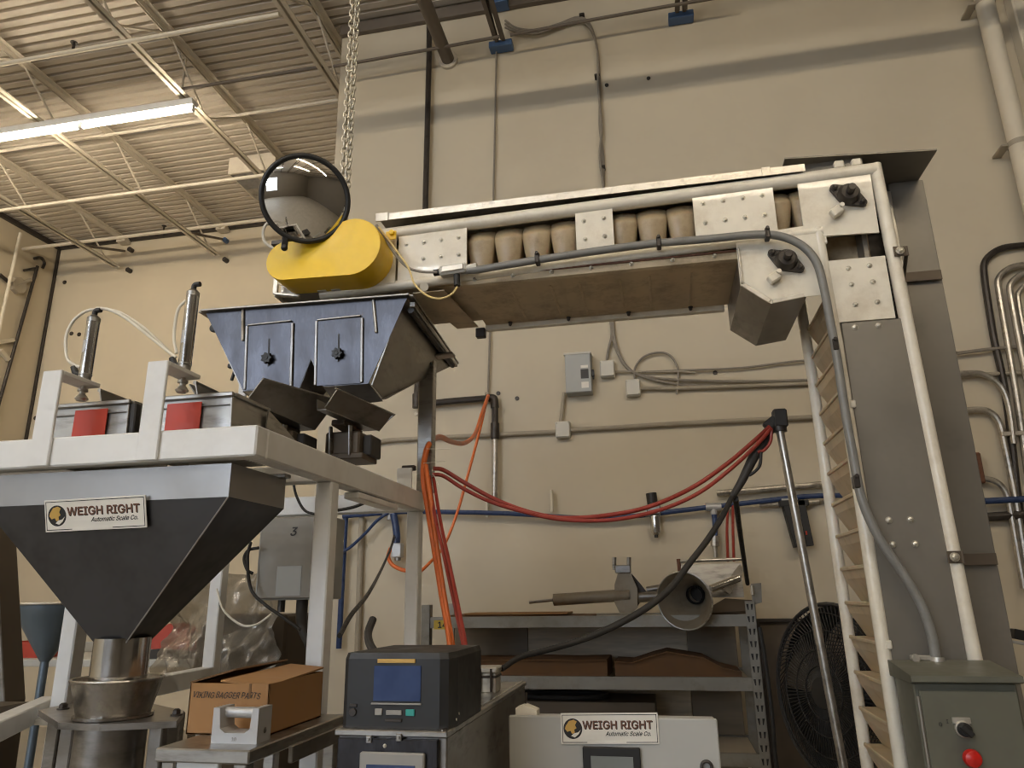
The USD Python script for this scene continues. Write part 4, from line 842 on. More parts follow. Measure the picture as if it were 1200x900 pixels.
# ================================================================== BEHIND THE FRAME
en = Thing('electrical_enclosure', 'grey steel electrical enclosure marked 3 mounted behind the white frame legs', 'electrical box', (-1.40, 2.70, 1.44))
ex0, ex1, ez0, ez1, ey = -1.515, -1.265, 1.448, 1.748, 2.60
en.part('cabinet', box((ex0-0.012, ey+0.012, ez0-0.006), (ex1+0.01, ey+0.19, ez1+0.004), 0.004), 'greybox')
en.part('door', box((ex0, ey, ez0), (ex1, ey+0.012, ez1), 0.004), 'panel')
en.part('label_sheet', box((-1.435, ey-0.0015, 1.457), (-1.335, ey-0.0005, 1.565), 0.0003), 'greybox', label='pale label sheet on the door')
en.part('number_mark', lay(meshkit.text_mesh('3', 0.032, 0.0008, bold=True), (-1.395, ey-0.001, 1.678), (1.35, 0, 0), (0.25, 0, 1)), 'ink', smooth=False)
en.part('cable_entry', J(tube([(-1.44, ey+0.06, ez0-0.005), (-1.44, ey+0.06, ez0-0.05)], 0.014, 10)), 'iron')
en.part('cable_entry', J(tube(fillet([(-1.35, ey+0.05, ez0-0.004), (-1.35, ey+0.05, ez0-0.10), (-1.28, ey+0.03, ez0-0.20)], 0.05), [0.022, 0.02, 0.016], 12)), 'rubber')
en.part('top_light', box((-1.285, ey+0.03, ez1+0.004), (-1.268, ey+0.05, ez1+0.06), 0.002), 'redst')
en.part('mounting_arm', bar((-1.40, ey+0.19, 1.60), (-1.40, ey+0.19, 1.79), 0.05, 0.012, up=(0, 1, 0)), 'white')
en.part('side_handle', box((ex1+0.008, ey+0.02, ez0+0.12), (ex1+0.02, ey+0.05, ez0+0.24), 0.003), 'black')
def cable(name, pts, y, r, m, label, cat='cable', n=6, seg=10):
    """a hose or cable through pixels of the photograph; y one depth, or one per point"""
    ys = [y]*len(pts) if np.ndim(y) == 0 else list(y)
    if len(ys) != len(pts): ys = list(np.interp(np.linspace(0, 1, len(pts)), np.linspace(0, 1, len(ys)), ys))
    return single(name, tube(spline([P(a, b, y=k) for (a, b), k in zip(pts, ys)], n), r, seg), m, label, cat)
cable('power_cable', [(294, 635), (290, 655), (294, 690), (310, 708), (330, 722), (352, 738)], 2.56, 0.006, 'cable', 'black cable hanging along the left of the grey enclosure')
cable('power_cable', [(303, 642), (291, 645), (286, 655), (290, 668), (296, 672)], 2.57, 0.006, 'cable', 'short black cable loop at the upper left of the grey enclosure')
cable('power_cable', [(343, 560), (347, 580), (357, 598), (372, 603)], 2.55, 0.005, 'cable', 'black cable drooping from the white frame above the enclosure')
cable('power_cable', [(396, 598), (415, 594), (432, 587), (448, 578)], 2.62, 0.006, 'cable', 'black cable curving under the frame side beam')
cable('power_cable', [(398, 745), (412, 720), (432, 695), (448, 665), (458, 642), (462, 628)], [2.2, 2.6, 4.6, 5.0], 0.008, 'cable', 'black cable running from the blue air drop down to the controller')
cable('power_cable', [(400, 648), (412, 640), (428, 625), (442, 610), (455, 601)], 5.0, 0.011, 'blue', 'dark blue hose looping up to the blue wall pipe')
cable('air_tube', [(254, 690), (262, 715), (282, 732), (300, 732), (318, 720)], 2.5, 0.004, 'whiteh', 'clear loop of tube hanging below the enclosure', 'air hose')
# crumpled clear plastic sheet
def film_sheet():
    u, v = np.meshgrid(np.linspace(0, 1, 60), np.linspace(0, 1, 44)); x = -2.16+0.56*u; z = 1.12+0.44*v
    y = 2.95+0.10*np.sin(u*9+2*v)*0.4
    pts = np.stack([x, y, z], -1).reshape(-1, 3)
    nz = meshkit.fbm(pts*A((16, 1, 9)), 4, 3)-0.5; pts[:, 1] += nz*0.22; pts[:, 2] += (meshkit.noise(pts*9, 5)-0.5)*0.04*v.ravel()
    n, m = u.shape; f = []
    for i in range(n-1):
        for j in range(m-1):
            a = i*m+j; f += [(a, a+1, a+m+1), (a, a+m+1, a+m)]
    f = A(f); t = A((0, 0.0015, 0)); k = len(pts)
    return trimesh.Trimesh(np.vstack([pts, pts+t]), np.vstack([f, f[:, ::-1]+k]), process=False)
pb = Thing('plastic_sheet', 'crumpled clear plastic sheeting draped behind the white frame', 'plastic sheet', (-1.9, 2.95, 0.0))
pb.part('sheet', film_sheet(), 'film', smooth=True)
pb.part('carton', box((-2.10, 3.12, 0.0), (-1.66, 3.40, 1.38), 0.01), 'brownsteel', label='dark wrapped load under the film')
# far work bench with red bins, blue-grey funnel, dark machine edge on the left
wb = Thing('far_bench', 'white topped bench with red parts on it seen under the frame', 'bench', (-3.1, 4.6, 0))
wb.part('bench_top', box((-4.8, 4.3, 1.045), (-2.62, 4.95, 1.09), 0.004), 'cabwhite')
wb.part('leg', box((-4.75, 4.35, 0), (-4.69, 4.41, 1.045)), 'steeld'); wb.part('leg', box((-2.72, 4.35, 0), (-2.66, 4.41, 1.045)), 'steeld')
wb.part('back_board', box((-4.8, 4.93, 1.09), (-2.62, 4.95, 1.16), 0.003), 'cabwhite')
def bin_(lab, x, y, w, h, m='redbin'):
    t = Thing('parts_bin', lab, 'bin', (x, y, 1.09))
    t.part('bin_body', shell([[(x-w/2, y-0.1, 1.09+h), (x+w/2, y-0.1, 1.09+h), (x+w/2, y+0.1, 1.09+h), (x-w/2, y+0.1, 1.09+h)], [(x-w*0.44, y-0.09, 1.09), (x+w*0.44, y-0.09, 1.09), (x+w*0.44, y+0.09, 1.09), (x-w*0.44, y+0.09, 1.09)]], 0.006), m, smooth=False)
    t.part('bin_floor', box((x-w*0.43, y-0.085, 1.09), (x+w*0.43, y+0.085, 1.095), 0.001), m)
    return t
bin_('long red parts bin left of the big funnel tip', -4.22, 4.5, 0.34, 0.10)
b2 = bin_('red parts bin under the grey enclosure', -2.80, 4.55, 0.20, 0.12)
t = Thing('red_pump', 'round red part standing on the long red bin', 'machine part', (-4.20, 4.5, 1.19)); t.part('pump_body', lathe([(0, 0), (0.05, 0), (0.06, 0.03), (0.05, 0.07), (0.03, 0.085), (0, 0.085)], (-4.20, 4.5, 1.19), (0, 0, 1), 20), 'redbin'); t.part('pump_cap', disc((-4.20, 4.5, 1.275), (0, 0, 1), 0.022, 0.02, 14), 'iron')
t = Thing('dark_blanket', 'dark folded cover lying on the bench behind the cardboard box', 'cover', (-3.15, 4.5, 1.09)); t.part('fold', prism([(-3.48, 1.09), (-2.93, 1.09), (-2.93, 1.13), (-3.2, 1.15), (-3.48, 1.12)], 'y', 4.36, 4.7), 'rubber', smooth=False); t.part('fold', prism([(-3.42, 1.15), (-2.99, 1.13), (-3.05, 1.25), (-3.18, 1.30)], 'y', 4.42, 4.6), 'redbin', smooth=False, label='dark red top fold')
t = Thing('dark_monitor', 'small dark square panel behind the red bins', 'box', (-2.68, 4.8, 1.09)); t.part('panel', box((-2.83, 4.74, 1.09), (-2.64, 4.80, 1.25)), 'brownsteel'); t.part('panel_rim', box((-2.84, 4.73, 1.245), (-2.63, 4.81, 1.262)), 'iron')
t = Thing('blue_funnel', 'small blue-grey steel funnel standing behind the left white leg', 'funnel', (-2.80, 3.0, 0))
cc = (-2.765, 3.0)
t.part('cone', shell([circ(0.155, 1.44, cc), circ(0.150, 1.405, cc), circ(0.02, 1.19, cc)], 0.004), 'bluefun'); t.part('rim', tube(circ(0.156, 1.44, cc), 0.006, 8, closed=True), 'steel')
t.part('stem', pipe((cc[0], cc[1], 0.0), (cc[0], cc[1], 1.20), 0.018), 'bluefun'); t.part('base', disc((cc[0], cc[1], 0), (0, 0, 1), 0.16, 0.02), 'bluefun')
t = Thing('dark_machine', 'dark brown steel machine flank at the left edge of the picture', 'machine', (-2.2, 2.0, 0))
t.part('flank', prism([(-2.6, 0.0), (-1.95, 0.0), (-1.985, 1.16), (-2.135, 1.70), (-2.19, 1.78), (-2.6, 1.78)], 'y', 2.02, 2.10), 'brownsteel', smooth=False)
t.part('flank_edge', bar((-1.985, 2.015, 1.16), (-2.135, 2.015, 1.70), 0.006, 0.02), 'steeld')
t.part('lower_tray', box((-2.40, 1.86, 1.13), (-1.87, 2.0, 1.165)), 'brownsteel'); t.part('tray_lip', bar((-2.40, 1.855, 1.17), (-1.92, 1.855, 1.172), 0.008, 0.012), 'steel')

# ------------------------------------------------------------------ controller on the steel cabinet
cz = 1.186
sc_ = Thing('steel_cabinet', 'brushed steel cabinet with a framed screen, carrying the black controller', 'cabinet', (-0.57, 2.0, 0))
SX0, SX1, SY0, SY1 = -0.692, -0.452, 1.545, 2.42
sc_.part('cabinet_body', box((SX0, SY0+0.014, 0), (SX1-0.004, SY1, cz-0.012), 0.003), 'steeld')
sc_.part('cabinet_top', box((SX0-0.004, SY0, cz-0.012), (SX1, SY1, cz), 0.002), 'steel')
sc_.part('door', box((SX0+0.004, SY0, 0.3), (SX1-0.020, SY0+0.012, cz-0.016), 0.002), 'steelb')
sc_.part('edge_strip', bar((SX1-0.012, SY0+0.002, cz+0.001), (SX1-0.012, SY1, cz+0.001), 0.006, 0.005), 'chrome')
q0, q1 = P(424, 880, y=SY0), P(499, 882, y=SY0)
dsp = sc_.part('display_frame', box((q0[0], SY0-0.012, 0.98), (q1[0], SY0, q0[2]), 0.004), 'keyg')
sc_.part('display_glass', box((q0[0]+0.016, SY0-0.014, 0.99), (q1[0]-0.018, SY0-0.011, q0[2]-0.022), 0.001), 'screen', parent=dsp)
for a, b in ((433, 866), (468, 864)):
    q = P(a, b, y=SY0); sc_.part('latch', J(box(q+A((-0.006, -0.006, -0.007)), q+A((0.006, 0, 0.007)), 0.002), box(q+A((-0.003, -0.010, -0.003)), q+A((0.003, -0.006, 0.003)), 0.001)), 'steel')
q = P(451, 874, y=SY0); sc_.part('door_bolt', bolt(q, r=0.003, h=0.003), 'bolt')
ct_ = Thing('touch_controller', 'black controller with blue screen and small keys on top of the steel cabinet', 'controller', (-0.58, 1.66, cz))
TX0, TX1, TYf, TYb, TZ = -0.692, -0.462, 1.565, 1.82, 1.334
xs = A(P(525, 800, y=TYf))[0]
foot = [(TX0+0.003, TYf+0.005), (TX0+0.012, TYf), (xs-0.018, TYf), (xs, TYf+0.006), (TX1+0.012, TYf+0.05), (TX1+0.012, TYb), (TX0+0.02, TYb)]
ct_.part('housing', prism(foot, 'z', cz+0.004, TZ-0.012), 'black', smooth=False)
ct_.part('top_cover', loft([[(x, y, TZ-0.012) for x, y in foot], [(x*0.97-0.575*0.03, y*0.97+1.69*0.03, TZ) for x, y in foot]]), 'black', smooth=False)
ct_.part('foot_strip', prism([(x, y) for x, y in foot], 'z', cz, cz+0.004), 'rubber', smooth=False)
def ff(a, b): return P(a, b, y=TYf)
s1, s2 = ff(439, 780), ff(493, 822)
scr = ct_.part('screen', box((s1[0], TYf-0.002, s2[2]), (s2[0], TYf, s1[2]), 0.0008), 'screen', label='dark blue screen')
ct_.part('screen_bar', box((s1[0]-0.004, TYf-0.004, s2[2]-0.007), (s2[0]+0.002, TYf, s2[2]-0.0035), 0.001), 'keyg', parent=scr)
t1, t2 = ff(443, 772), ff(487, 777); ct_.part('name_bar', box((t1[0], TYf-0.004, t2[2]), (t2[0], TYf, t1[2]), 0.0015), 'gold')
for (a, b, c_, d, m) in ((440, 830, 448, 838, 'keyg'), (453, 832, 471, 838, 'keyg'), (476, 831, 486, 839, 'teal'), (452, 842, 471, 846, 'iron')):
    k1, k2 = ff(a, b), ff(c_, d); ct_.part('key', box((k1[0], TYf-0.004, k2[2]), (k2[0], TYf, k1[2]), 0.0018), m, label='teal key' if m == 'teal' else None)
q = ff(414, 832); ct_.part('lock', J(disc(q+A((0, 0, -0.004)), (0, -1, 0), 0.008, 0.005, 18), box(q+A((-0.008, -0.003, 0.006)), q+A((0.008, 0, 0.012)), 0.001)), 'iron')
for q in (P(538, 838, y=1.60), P(528, 845, y=1.58)): ct_.part('side_screw', disc((TX1+0.0125, q[1]+0.02, q[2]), (1, 0, 0), 0.003, 0.002, 10), 'bolt')
ct_.part('rear_cable', tube(spline([(TX0+0.03, 1.72, TZ-0.03), (TX0-0.0, 1.74, TZ-0.01), (TX0-0.03, 1.78, TZ+0.008), (TX0-0.05, 1.82, TZ+0.03), (TX0-0.055, 1.86, TZ+0.06)], 5), 0.010, 10), 'rubber')
cl = Thing('filter_block', 'worn metal filter block with bolted clamp strap on the steel cabinet', 'block', (-0.525, 2.12, cz))
a, b = P(556, 812, z=cz), P(590, 808, z=cz); bx_, by_ = (a[0]+b[0])/2, a[1]; w_ = (b[0]-a[0])/2
h_ = (P(556, 782, y=by_)[2]-cz)
cl.part('block', box((bx_-w_*0.86, by_, cz), (bx_+w_*0.86, by_+0.07, cz+h_*0.8), 0.003), 'galv')
cl.part('cap', box((bx_-w_, by_-0.006, cz+h_*0.78), (bx_+w_, by_+0.076, cz+h_), 0.004), 'galv')
cl.part('strap', box((bx_-w_*0.92, by_-0.004, cz+h_*0.58), (bx_+w_*0.92, by_+0.072, cz+h_*0.68), 0.002), 'iron')
for k in (-0.45, 0.5): cl.part('tie_rod', tube([(bx_+w_*k, by_-0.005, cz+0.004), (bx_+w_*k, by_-0.005, cz+h_*0.95)], 0.0035, 8), 'iron')
cl.part('side_port', box((bx_-w_*1.5, by_+0.01, cz+h_*0.15), (bx_-w_*0.86, by_+0.05, cz+h_*0.75), 0.003), 'steeld')
# white electrical cabinet with the second maker sign
wc = Thing('white_cabinet', 'white control cabinet with a maker sign and dark touch panel', 'cabinet', (-0.16, 2.1, 0))
WX0, WX1, WY, WZ = -0.421, 0.101, 2.0, 1.150
wc.part('cabinet_body', box((WX0+0.004, WY+0.014, 0.25), (WX1-0.004, WY+0.07, WZ-0.004), 0.004), 'cabwhite')
wc.part('door', box((WX0, WY, 0.26), (WX1, WY+0.013, WZ), 0.004), 'cabwhite')
wc.part('plinth', box((WX0+0.03, WY+0.005, 0), (WX1-0.03, WY+0.23, 0.25), 0.003), 'greybox')
q0, q1 = P(658, 872, y=WY), P(773, 872, y=WY)
sign(wc, A((q0[0], WY-0.0005, q0[2]-0.0)), q1-q0, (0, 0, 1), q1[0]-q0[0], 0.072, 'maker_sign')
q0, q1 = P(683, 874, y=WY), P(750, 874, y=WY)
tp = wc.part('touch_panel', box((q0[0], WY-0.012, 0.93), (q1[0], WY, q0[2]), 0.004), 'black')
wc.part('panel_screen', box((q0[0]+0.020, WY-0.0135, 0.95), (q1[0]-0.018, WY-0.0115, q0[2]-0.020), 0.001), 'screeng', parent=tp)
q = P(828, 898, y=WY); wc.part('door_ring', tube([q+A((0.012*math.cos(t), -0.006, 0.012*math.sin(t))) for t in np.linspace(0, 2*math.pi, 24, endpoint=False)], 0.004, 8, closed=True), 'iron')
cbag = single('plastic_bag', hull([(-0.385+0.035*a, 2.040+0.045*b, WZ-0.003+0.026*c_*(1-0.5*abs(a))) for a in (-0.6, 0, 1) for b in (-0.5, 0.5) for c_ in (0, 1)]), 'whiteh', 'white crumpled bag on the left end of the white cabinet', 'bag')
single('lid_wire', tube([P(617, 838, y=2.05), P(616, 826, y=2.05), P(617, 812, y=2.05)], 0.003, 8), 'iron', 'short upright wire at the left end of the white cabinet', 'wire')

# ================================================================== SHELF UNIT ALONG THE WALL
sh = Thing('shelf_unit', 'grey slotted-post steel shelving unit against the tan wall', 'shelving', (-0.45, 4.5, 0))
HX0, HX1, HY0, HY1 = -1.36, 0.40, 4.2, 4.75
for z0, z1 in ((1.272, 1.332), (0.955, 1.020), (0.60, 0.66), (0.2, 0.26)):
    b = sh.part('front_beam', prism([(HY0, z0), (HY0, z1), (HY0+0.03, z1), (HY0+0.03, z1-0.012), (HY0+0.012, z1-0.012), (HY0+0.012, z0)], 'x', HX0, HX1+0.02), 'shelf', smooth=False)
    sh.part('rear_beam', box((HX0, HY1-0.02, z0), (HX1+0.02, HY1, z1), 0.003), 'shelf')
    sh.part('shelf_board', box((HX0+0.02, HY0+0.03, z1-0.028), (HX1, HY1-0.02, z1-0.012), 0.002), 'board')
def post(x, y):
    p = sh.part('post', J(box((x, y, 0), (x+0.052, y+0.004, 1.40), 0.001), box((x+0.048, y, 0), (x+0.052, y+0.05, 1.40), 0.001)), 'shelf')
    return p
pp = post(HX1+0.005, HY0-0.006)
for k in range(17):
    z = 1.385-0.062*k
    for dx, s in ((0.012, 1), (0.036, -1)):
        x = HX1+0.005+dx
        sh.part('post_slot', plate([(x-0.006, HY0-0.0066, z), (x+0.006, HY0-0.0066, z), (x+0.003*s+0.002, HY0-0.0066, z-0.030), (x+0.003*s-0.003, HY0-0.0066, z-0.030)], 0.001, (0, -1, 0)), 'ink', parent=pp, smooth=False)
post(HX0-0.03, HY0-0.006); post(HX1+0.005, HY1-0.045); post(HX0-0.03, HY1-0.045)
sh.part('end_brace', bar((HX1+0.055, HY0+0.02, 1.30), (HX1+0.055, HY1-0.04, 0.70), 0.004, 0.03), 'shelf')
sh.part('bin_tag', box((-1.315, HY0-0.003, 1.265), (-1.235, HY0-0.001, 1.315), 0.0005), 'tag', label='yellow number tag')
sh.part('tag_number', lay(meshkit.text_mesh('14', 0.032, 0.0006, bold=True), (-1.295, HY0-0.0035, 1.274), (1, 0, 0), (0, 0, 1)), 'ink', smooth=False)
# pale boards leaning inside the shelf unit
lb = Thing('scuffed_panels', 'scuffed brown-grey sheet panels standing at the back of the shelving', 'panels', (-0.45, 4.7, 0.6))
for x0, x1, m in ((-1.33, -0.86, 'backd'), (-0.858, 0.10, 'backp'), (0.102, 0.385, 'backd')):
    for z0, z1 in ((1.024, 1.262), (0.664, 0.95), (0.264, 0.595)):
        lb.part('panel', box((x0, 4.690, z0), (x1, 4.715, z1), 0.003), m)
# brown paper stacks
def paper_stack(label, x0, x1, y0, y1, z, prof):
    t = Thing('brown_paper', label, 'paper', ((x0+x1)/2, (y0+y1)/2, z)); n = len(prof)
    top = [(x0+(x1-x0)*k/(n-1), z+h) for k, h in enumerate(prof)]
    t.part('sheets', prism([(x0, z), (x1, z)]+top[::-1], 'y', y0, y1), 'paper', smooth=False)
    t.part('loose_sheet', prism([(a, b+0.001) for a, b in top]+[(a, b+0.006) for a, b in top[::-1]], 'y', y0-0.015, y1-0.05), 'paper', smooth=False)
paper_stack('flat brown kraft paper stack on the left of the middle shelf', -1.20, -0.34, 4.22, 4.6, 1.009, [0.085, 0.086, 0.088, 0.09, 0.086, 0.09])
paper_stack('bulging brown kraft paper stack on the right of the middle shelf', -0.30, 0.36, 4.24, 4.6, 1.009, [0.08, 0.075, 0.105, 0.13, 0.115, 0.10, 0.05, 0.03])
t = Thing('flat_carton', 'thin flattened carton at the left end of the top shelf', 'cardboard', (-1.0, 4.4, 1.32)); t.part('sheet', prism([(-1.25, 1.320), (-0.42, 1.320), (-0.42, 1.332), (-0.62, 1.336), (-1.25, 1.340)], 'y', 4.25, 4.6), 'paper', smooth=False); t.part('sheet', box((-1.15, 4.24, 1.340), (-0.55, 4.5, 1.350), 0.001), 'card'); 
t = Thing('dark_boxes', 'dark low carton under the middle shelf behind the white cabinet', 'box', (-0.5, 4.5, 0.648)); t.part('carton', box((-1.2, 4.3, 0.648), (-0.1, 4.68, 0.88)), 'brownsteel'); t.part('ring', tube([(-0.62+0.26*math.cos(a), 4.45+0.12*math.sin(a), 0.895) for a in np.linspace(0, 2*math.pi, 32, endpoint=False)], 0.014, 8, closed=True), 'rubber')
# auger assembly with flange, tube, cone
au = Thing('auger_unit', 'rusty steel auger tube with round flange and open cone lying on the top shelf', 'machine part', (0.0, 4.42, 1.32))
q0, q1 = P(649, 703, y=4.38), P(738, 697, y=4.38)
au.part('auger_tube', tube([q0, q1], 0.034, 18), 'auger'); au.part('tube_bore', disc(q0+A((-0.001, 0, 0)), (-1, 0, 0), 0.026, 0.002, 16), 'ink')
au.part('drive_rod', tube([P(620, 706, y=4.38), q0], 0.008, 8), 'steeld')
def fp(a, b, y=4.36): return P(a, b, y=y)
au.part('flange_plate', plate([fp(*p) for p in ((724, 672), (738, 670), (747, 690), (747, 712), (742, 718), (726, 718), (720, 706), (720, 685))], 0.03, (0, -1, 0)), 'auger', smooth=False)
au.part('clamp_head', J(obb(fp(730, 667), np.eye(3), (0.045, 0.02, 0.022), 0.004)), 'steeld')
for a in (720, 737): au.part('clamp_bolt', tube([fp(a, 668), fp(a, 653)], 0.012, 10), 'steel'); 
au.part('hub_web', plate([fp(740, 672, 4.42), fp(752, 686, 4.42), fp(758, 694, 4.42), fp(746, 712, 4.42)], 0.03, (0, -1, 0)), 'iron', smooth=False)
au.part('feed_tube', tube([P(748, 700, y=4.42), P(792, 698, y=4.42)], 0.030, 14), 'steeld')
au.part('feed_tube', tube([P(758, 692, y=4.46), P(790, 686, y=4.46)], 0.022, 14), 'steel')
c0, cdir = P(802, 704, y=4.12), A((0.36, 0.92, 0.16)); cdir /= np.linalg.norm(cdir)
rg = lambda r, k: [c0+cdir*k+r*(math.cos(t)*frame_of(cdir)[1]+math.sin(t)*frame_of(cdir)[2]) for t in np.linspace(0, 2*math.pi, 36, endpoint=False)]
au.part('cone', shell([rg(0.150, 0), rg(0.052, 0.20), rg(0.047, 0.28)], 0.004), 'auger', smooth=40, label='open cone mouth')
au.part('cone_plug', disc(c0+cdir*0.24, -cdir, 0.046, 0.004, 20), 'ink'); au.part('cone_lip', tube(rg(0.150, 0), 0.005, 8, closed=True), 'steel'); au.part('cone_bore', lathe([(0.05, 0.02), (0.05, 0), (0.042, 0), (0.042, 0.02)], c0+cdir*0.19, -cdir, 20), 'ink')
tr = Thing('steel_chute', 'bent sheet steel chute with plastic lying at the right end of the top shelf', 'chute', (0.28, 4.5, 1.32))
tr.part('back_sheet', sheet([P(796, 662, y=4.62), P(868, 660, y=4.62), P(872, 700, y=4.58), P(800, 700, y=4.58)], 0.006), 'steel', smooth=False)
tr.part('top_fold', tube([P(794, 658, y=4.62), P(870, 655, y=4.62)], 0.010, 10), 'steel'); tr.part('corner_post', tube([P(795, 655, y=4.62), P(797, 675, y=4.62)], 0.012, 10), 'rust')
tr.part('side_fold', sheet([P(866, 662, y=4.60), P(845, 690, y=4.46), P(856, 696, y=4.46), P(872, 668, y=4.60)], 0.006), 'galv', smooth=False)
tr.part('roller', tube([P(833, 690, y=4.42), P(866, 677, y=4.46)], 0.022, 14), 'chrome')
tr.part('lower_plate', sheet([P(818, 720, y=4.34), P(884, 718, y=4.34), P(884, 704, y=4.40), P(850, 704, y=4.44)], 0.02), 'brownsteel', smooth=False)
tr.part('end_plate', plate([P(880, 684, y=4.33), P(892, 683, y=4.33), P(893, 706, y=4.33), P(882, 709, y=4.33)], 0.012, (0, -1, 0)), 'shelf', smooth=False)
tr.part('end_bolt', tube([P(881, 686, y=4.31), P(882, 697, y=4.31)], 0.010, 10), 'bolt')
# panel against the wall, fan, pole stand
pn = Thing('wall_panel', 'dark brown panel standing against the wall between shelving and tower', 'panel', (0.9, 5.03, 0))
pn.part('sheet', box((0.50, 5.02, 0), (1.6, 5.06, 1.262), 0.003), 'brownsteel'); pn.part('top_rail', box((0.48, 4.99, 1.262), (1.62, 5.075, 1.282), 0.003), 'iron'); pn.part('post', box((0.52, 4.985, 0), (0.56, 5.02, 1.262), 0.003), 'iron')
fn_ = Thing('drum_fan', 'large black wire-caged fan standing behind the shiny pole', 'fan', (0.62, 3.35, 0))
fc = P(990, 812, y=3.3); fd = A((-0.86, -0.51, 0.05)); fd /= np.linalg.norm(fd); fs_, fu_ = frame_of(fd)[1:]; FR = 0.335
def ringp(r, k): return [fc+fd*k+r*(math.cos(t)*fs_+math.sin(t)*fu_) for t in np.linspace(0, 2*math.pi, 56, endpoint=False)]
fn_.part('drum', shell([ringp(FR-0.004, 0.02), ringp(FR-0.004, -0.16)], 0.004), 'black')
for k in (0.05, -0.17): fn_.part('rim', tube(ringp(FR, k*1.0), 0.009, 8, closed=True), 'black')
fn_.part('cage_hub', disc(fc+fd*0.10, fd, 0.06, 0.012, 24), 'black'); fn_.part('cage_hub', disc(fc-fd*0.225, -fd, 0.06, 0.012, 24), 'black')
def spokes(sgn):
    out = []
    for k in range(96):
        t = 2*math.pi*k/96; e = math.cos(t)*fs_+math.sin(t)*fu_; e2 = math.cos(t+0.25)*fs_+math.sin(t+0.25)*fu_
        h0, h1 = (0.05, 0.105) if sgn > 0 else (-0.17, -0.23)
        out.append(tube([fc+fd*h0+e*FR, fc+fd*(h0*0.35+h1*0.65)+e2*FR*0.72, fc+fd*h1+e2*0.05], 0.0026, 5, caps=False))
    return out
fn_.part('cage_wire', J(*spokes(1)), 'black', kind='stuff'); fn_.part('cage_wire', J(*spokes(-1)), 'black', kind='stuff')
for r, k in ((0.30, 0.072), (0.235, 0.088), (0.16, 0.097), (0.10, 0.103)): fn_.part('cage_ring', tube(ringp(r, k), 0.0028, 6, closed=True), 'black'); fn_.part('cage_ring', tube(ringp(r, -k-0.125), 0.0028, 6, closed=True), 'black')
for k in range(3):
    t = 2*math.pi*k/3+0.4; e = math.cos(t)*fs_+math.sin(t)*fu_; g = np.cross(fd, e)
    fn_.part('blade', sheet([fc+e*0.05-g*0.03, fc+e*0.05+g*0.05+fd*0.03, fc+e*0.31+g*0.13+fd*0.03, fc+e*0.32-g*0.09-fd*0.03], 0.003), 'cast', smooth=False)
fn_.part('motor', disc(fc-fd*0.20, fd, 0.07, 0.16, 24), 'black')
fn_.part('stand', J(bar(A((fc[0], fc[1], fc[2]-FR))-fd*0.08, A((fc[0], fc[1], 0.03))-fd*0.08, 0.06, 0.06)), 'black'); fn_.part('stand_base', box((fc[0]-0.22, fc[1]-0.22, 0), (fc[0]+0.30, fc[1]+0.26, 0.03)), 'black')
cable('power_cable', [(890, 735), (897, 775), (904, 830), (908, 880), (912, 910)], 3.9, 0.010, 'cable', 'black cable hanging behind the slotted post of the shelving')
ps = Thing('pole_stand', 'leaning shiny steel pole with a dark clamp head holding hoses', 'pole', (0.62, 2.9, 0))
p0, p1 = P(913, 500, y=2.9), P(988, 897, y=2.9); dd = (p1-p0)/(p1[2]-p0[2]); pf = p0+dd*(0-p0[2])
ps.part('pole', tube([p0, pf], 0.0155, 16), 'conduitm'); ps.part('base_plate', disc((pf[0], pf[1], 0), (0, 0, 1), 0.16, 0.02, 28), 'iron')
q = P(910, 491, y=2.9); ps.part('clamp_head', J(obb(q+A((0.012, 0, 0)), np.eye(3), (0.026, 0.024, 0.036), 0.006), obb(q+A((-0.018, 0, -0.012)), ((0.8, 0, 0.6), (0, 1, 0), (-0.6, 0, 0.8)), (0.034, 0.02, 0.018), 0.005)), 'rubber'); ps.part('collar', disc(P(914, 503, y=2.9)-A((0, 0, 0.01)), (0, 0, 1), 0.026, 0.022, 16), 'iron')
# hoses bundled at the pole head
cable('cable_bundle', [(908, 492), (900, 508), (893, 522), (884, 534), (877, 548), (868, 566), (858, 582)], [2.9, 2.85], [0.020, 0.018, 0.020, 0.017, 0.012], 'rubber', 'thick dark bundled hose sleeve drooping from the pole head', seg=12)
cable('power_cable', [(858, 582), (846, 606), (828, 634), (808, 660), (785, 690), (755, 714), (715, 736), (675, 752), (640, 762), (610, 770), (588, 784)], [2.85, 2.2], [0.010, 0.011, 0.0115, 0.011, 0.009, 0.008], 'cable', 'thick black cable sagging from the pole to the steel cabinet', seg=12)
cable('power_cable', [(862, 584), (866, 615), (871, 650), (876, 684)], [2.86, 4.2], 0.011, 'cable', 'black cable dropping from the hose sleeve to the chute')
cable('power_cable', [(904, 503), (903, 517), (896, 527), (888, 530)], 2.86, 0.006, 'red', 'small red loop tied at the pole head')
cable('power_cable', [(892, 530), (890, 546), (880, 556), (874, 556)], 2.86, 0.006, 'cable', 'small black loop tied at the hose sleeve')
cable('red_hose', [(853, 592), (852, 620), (853, 657)], [5.03, 4.63], 0.009, 'red', 'left red hose hanging down the wall beside the chute', 'air hose')
cable('red_hose', [(859, 592), (859, 620), (860, 657)], [5.03, 4.63], 0.009, 'red', 'right red hose hanging down the wall beside the chute', 'air hose')
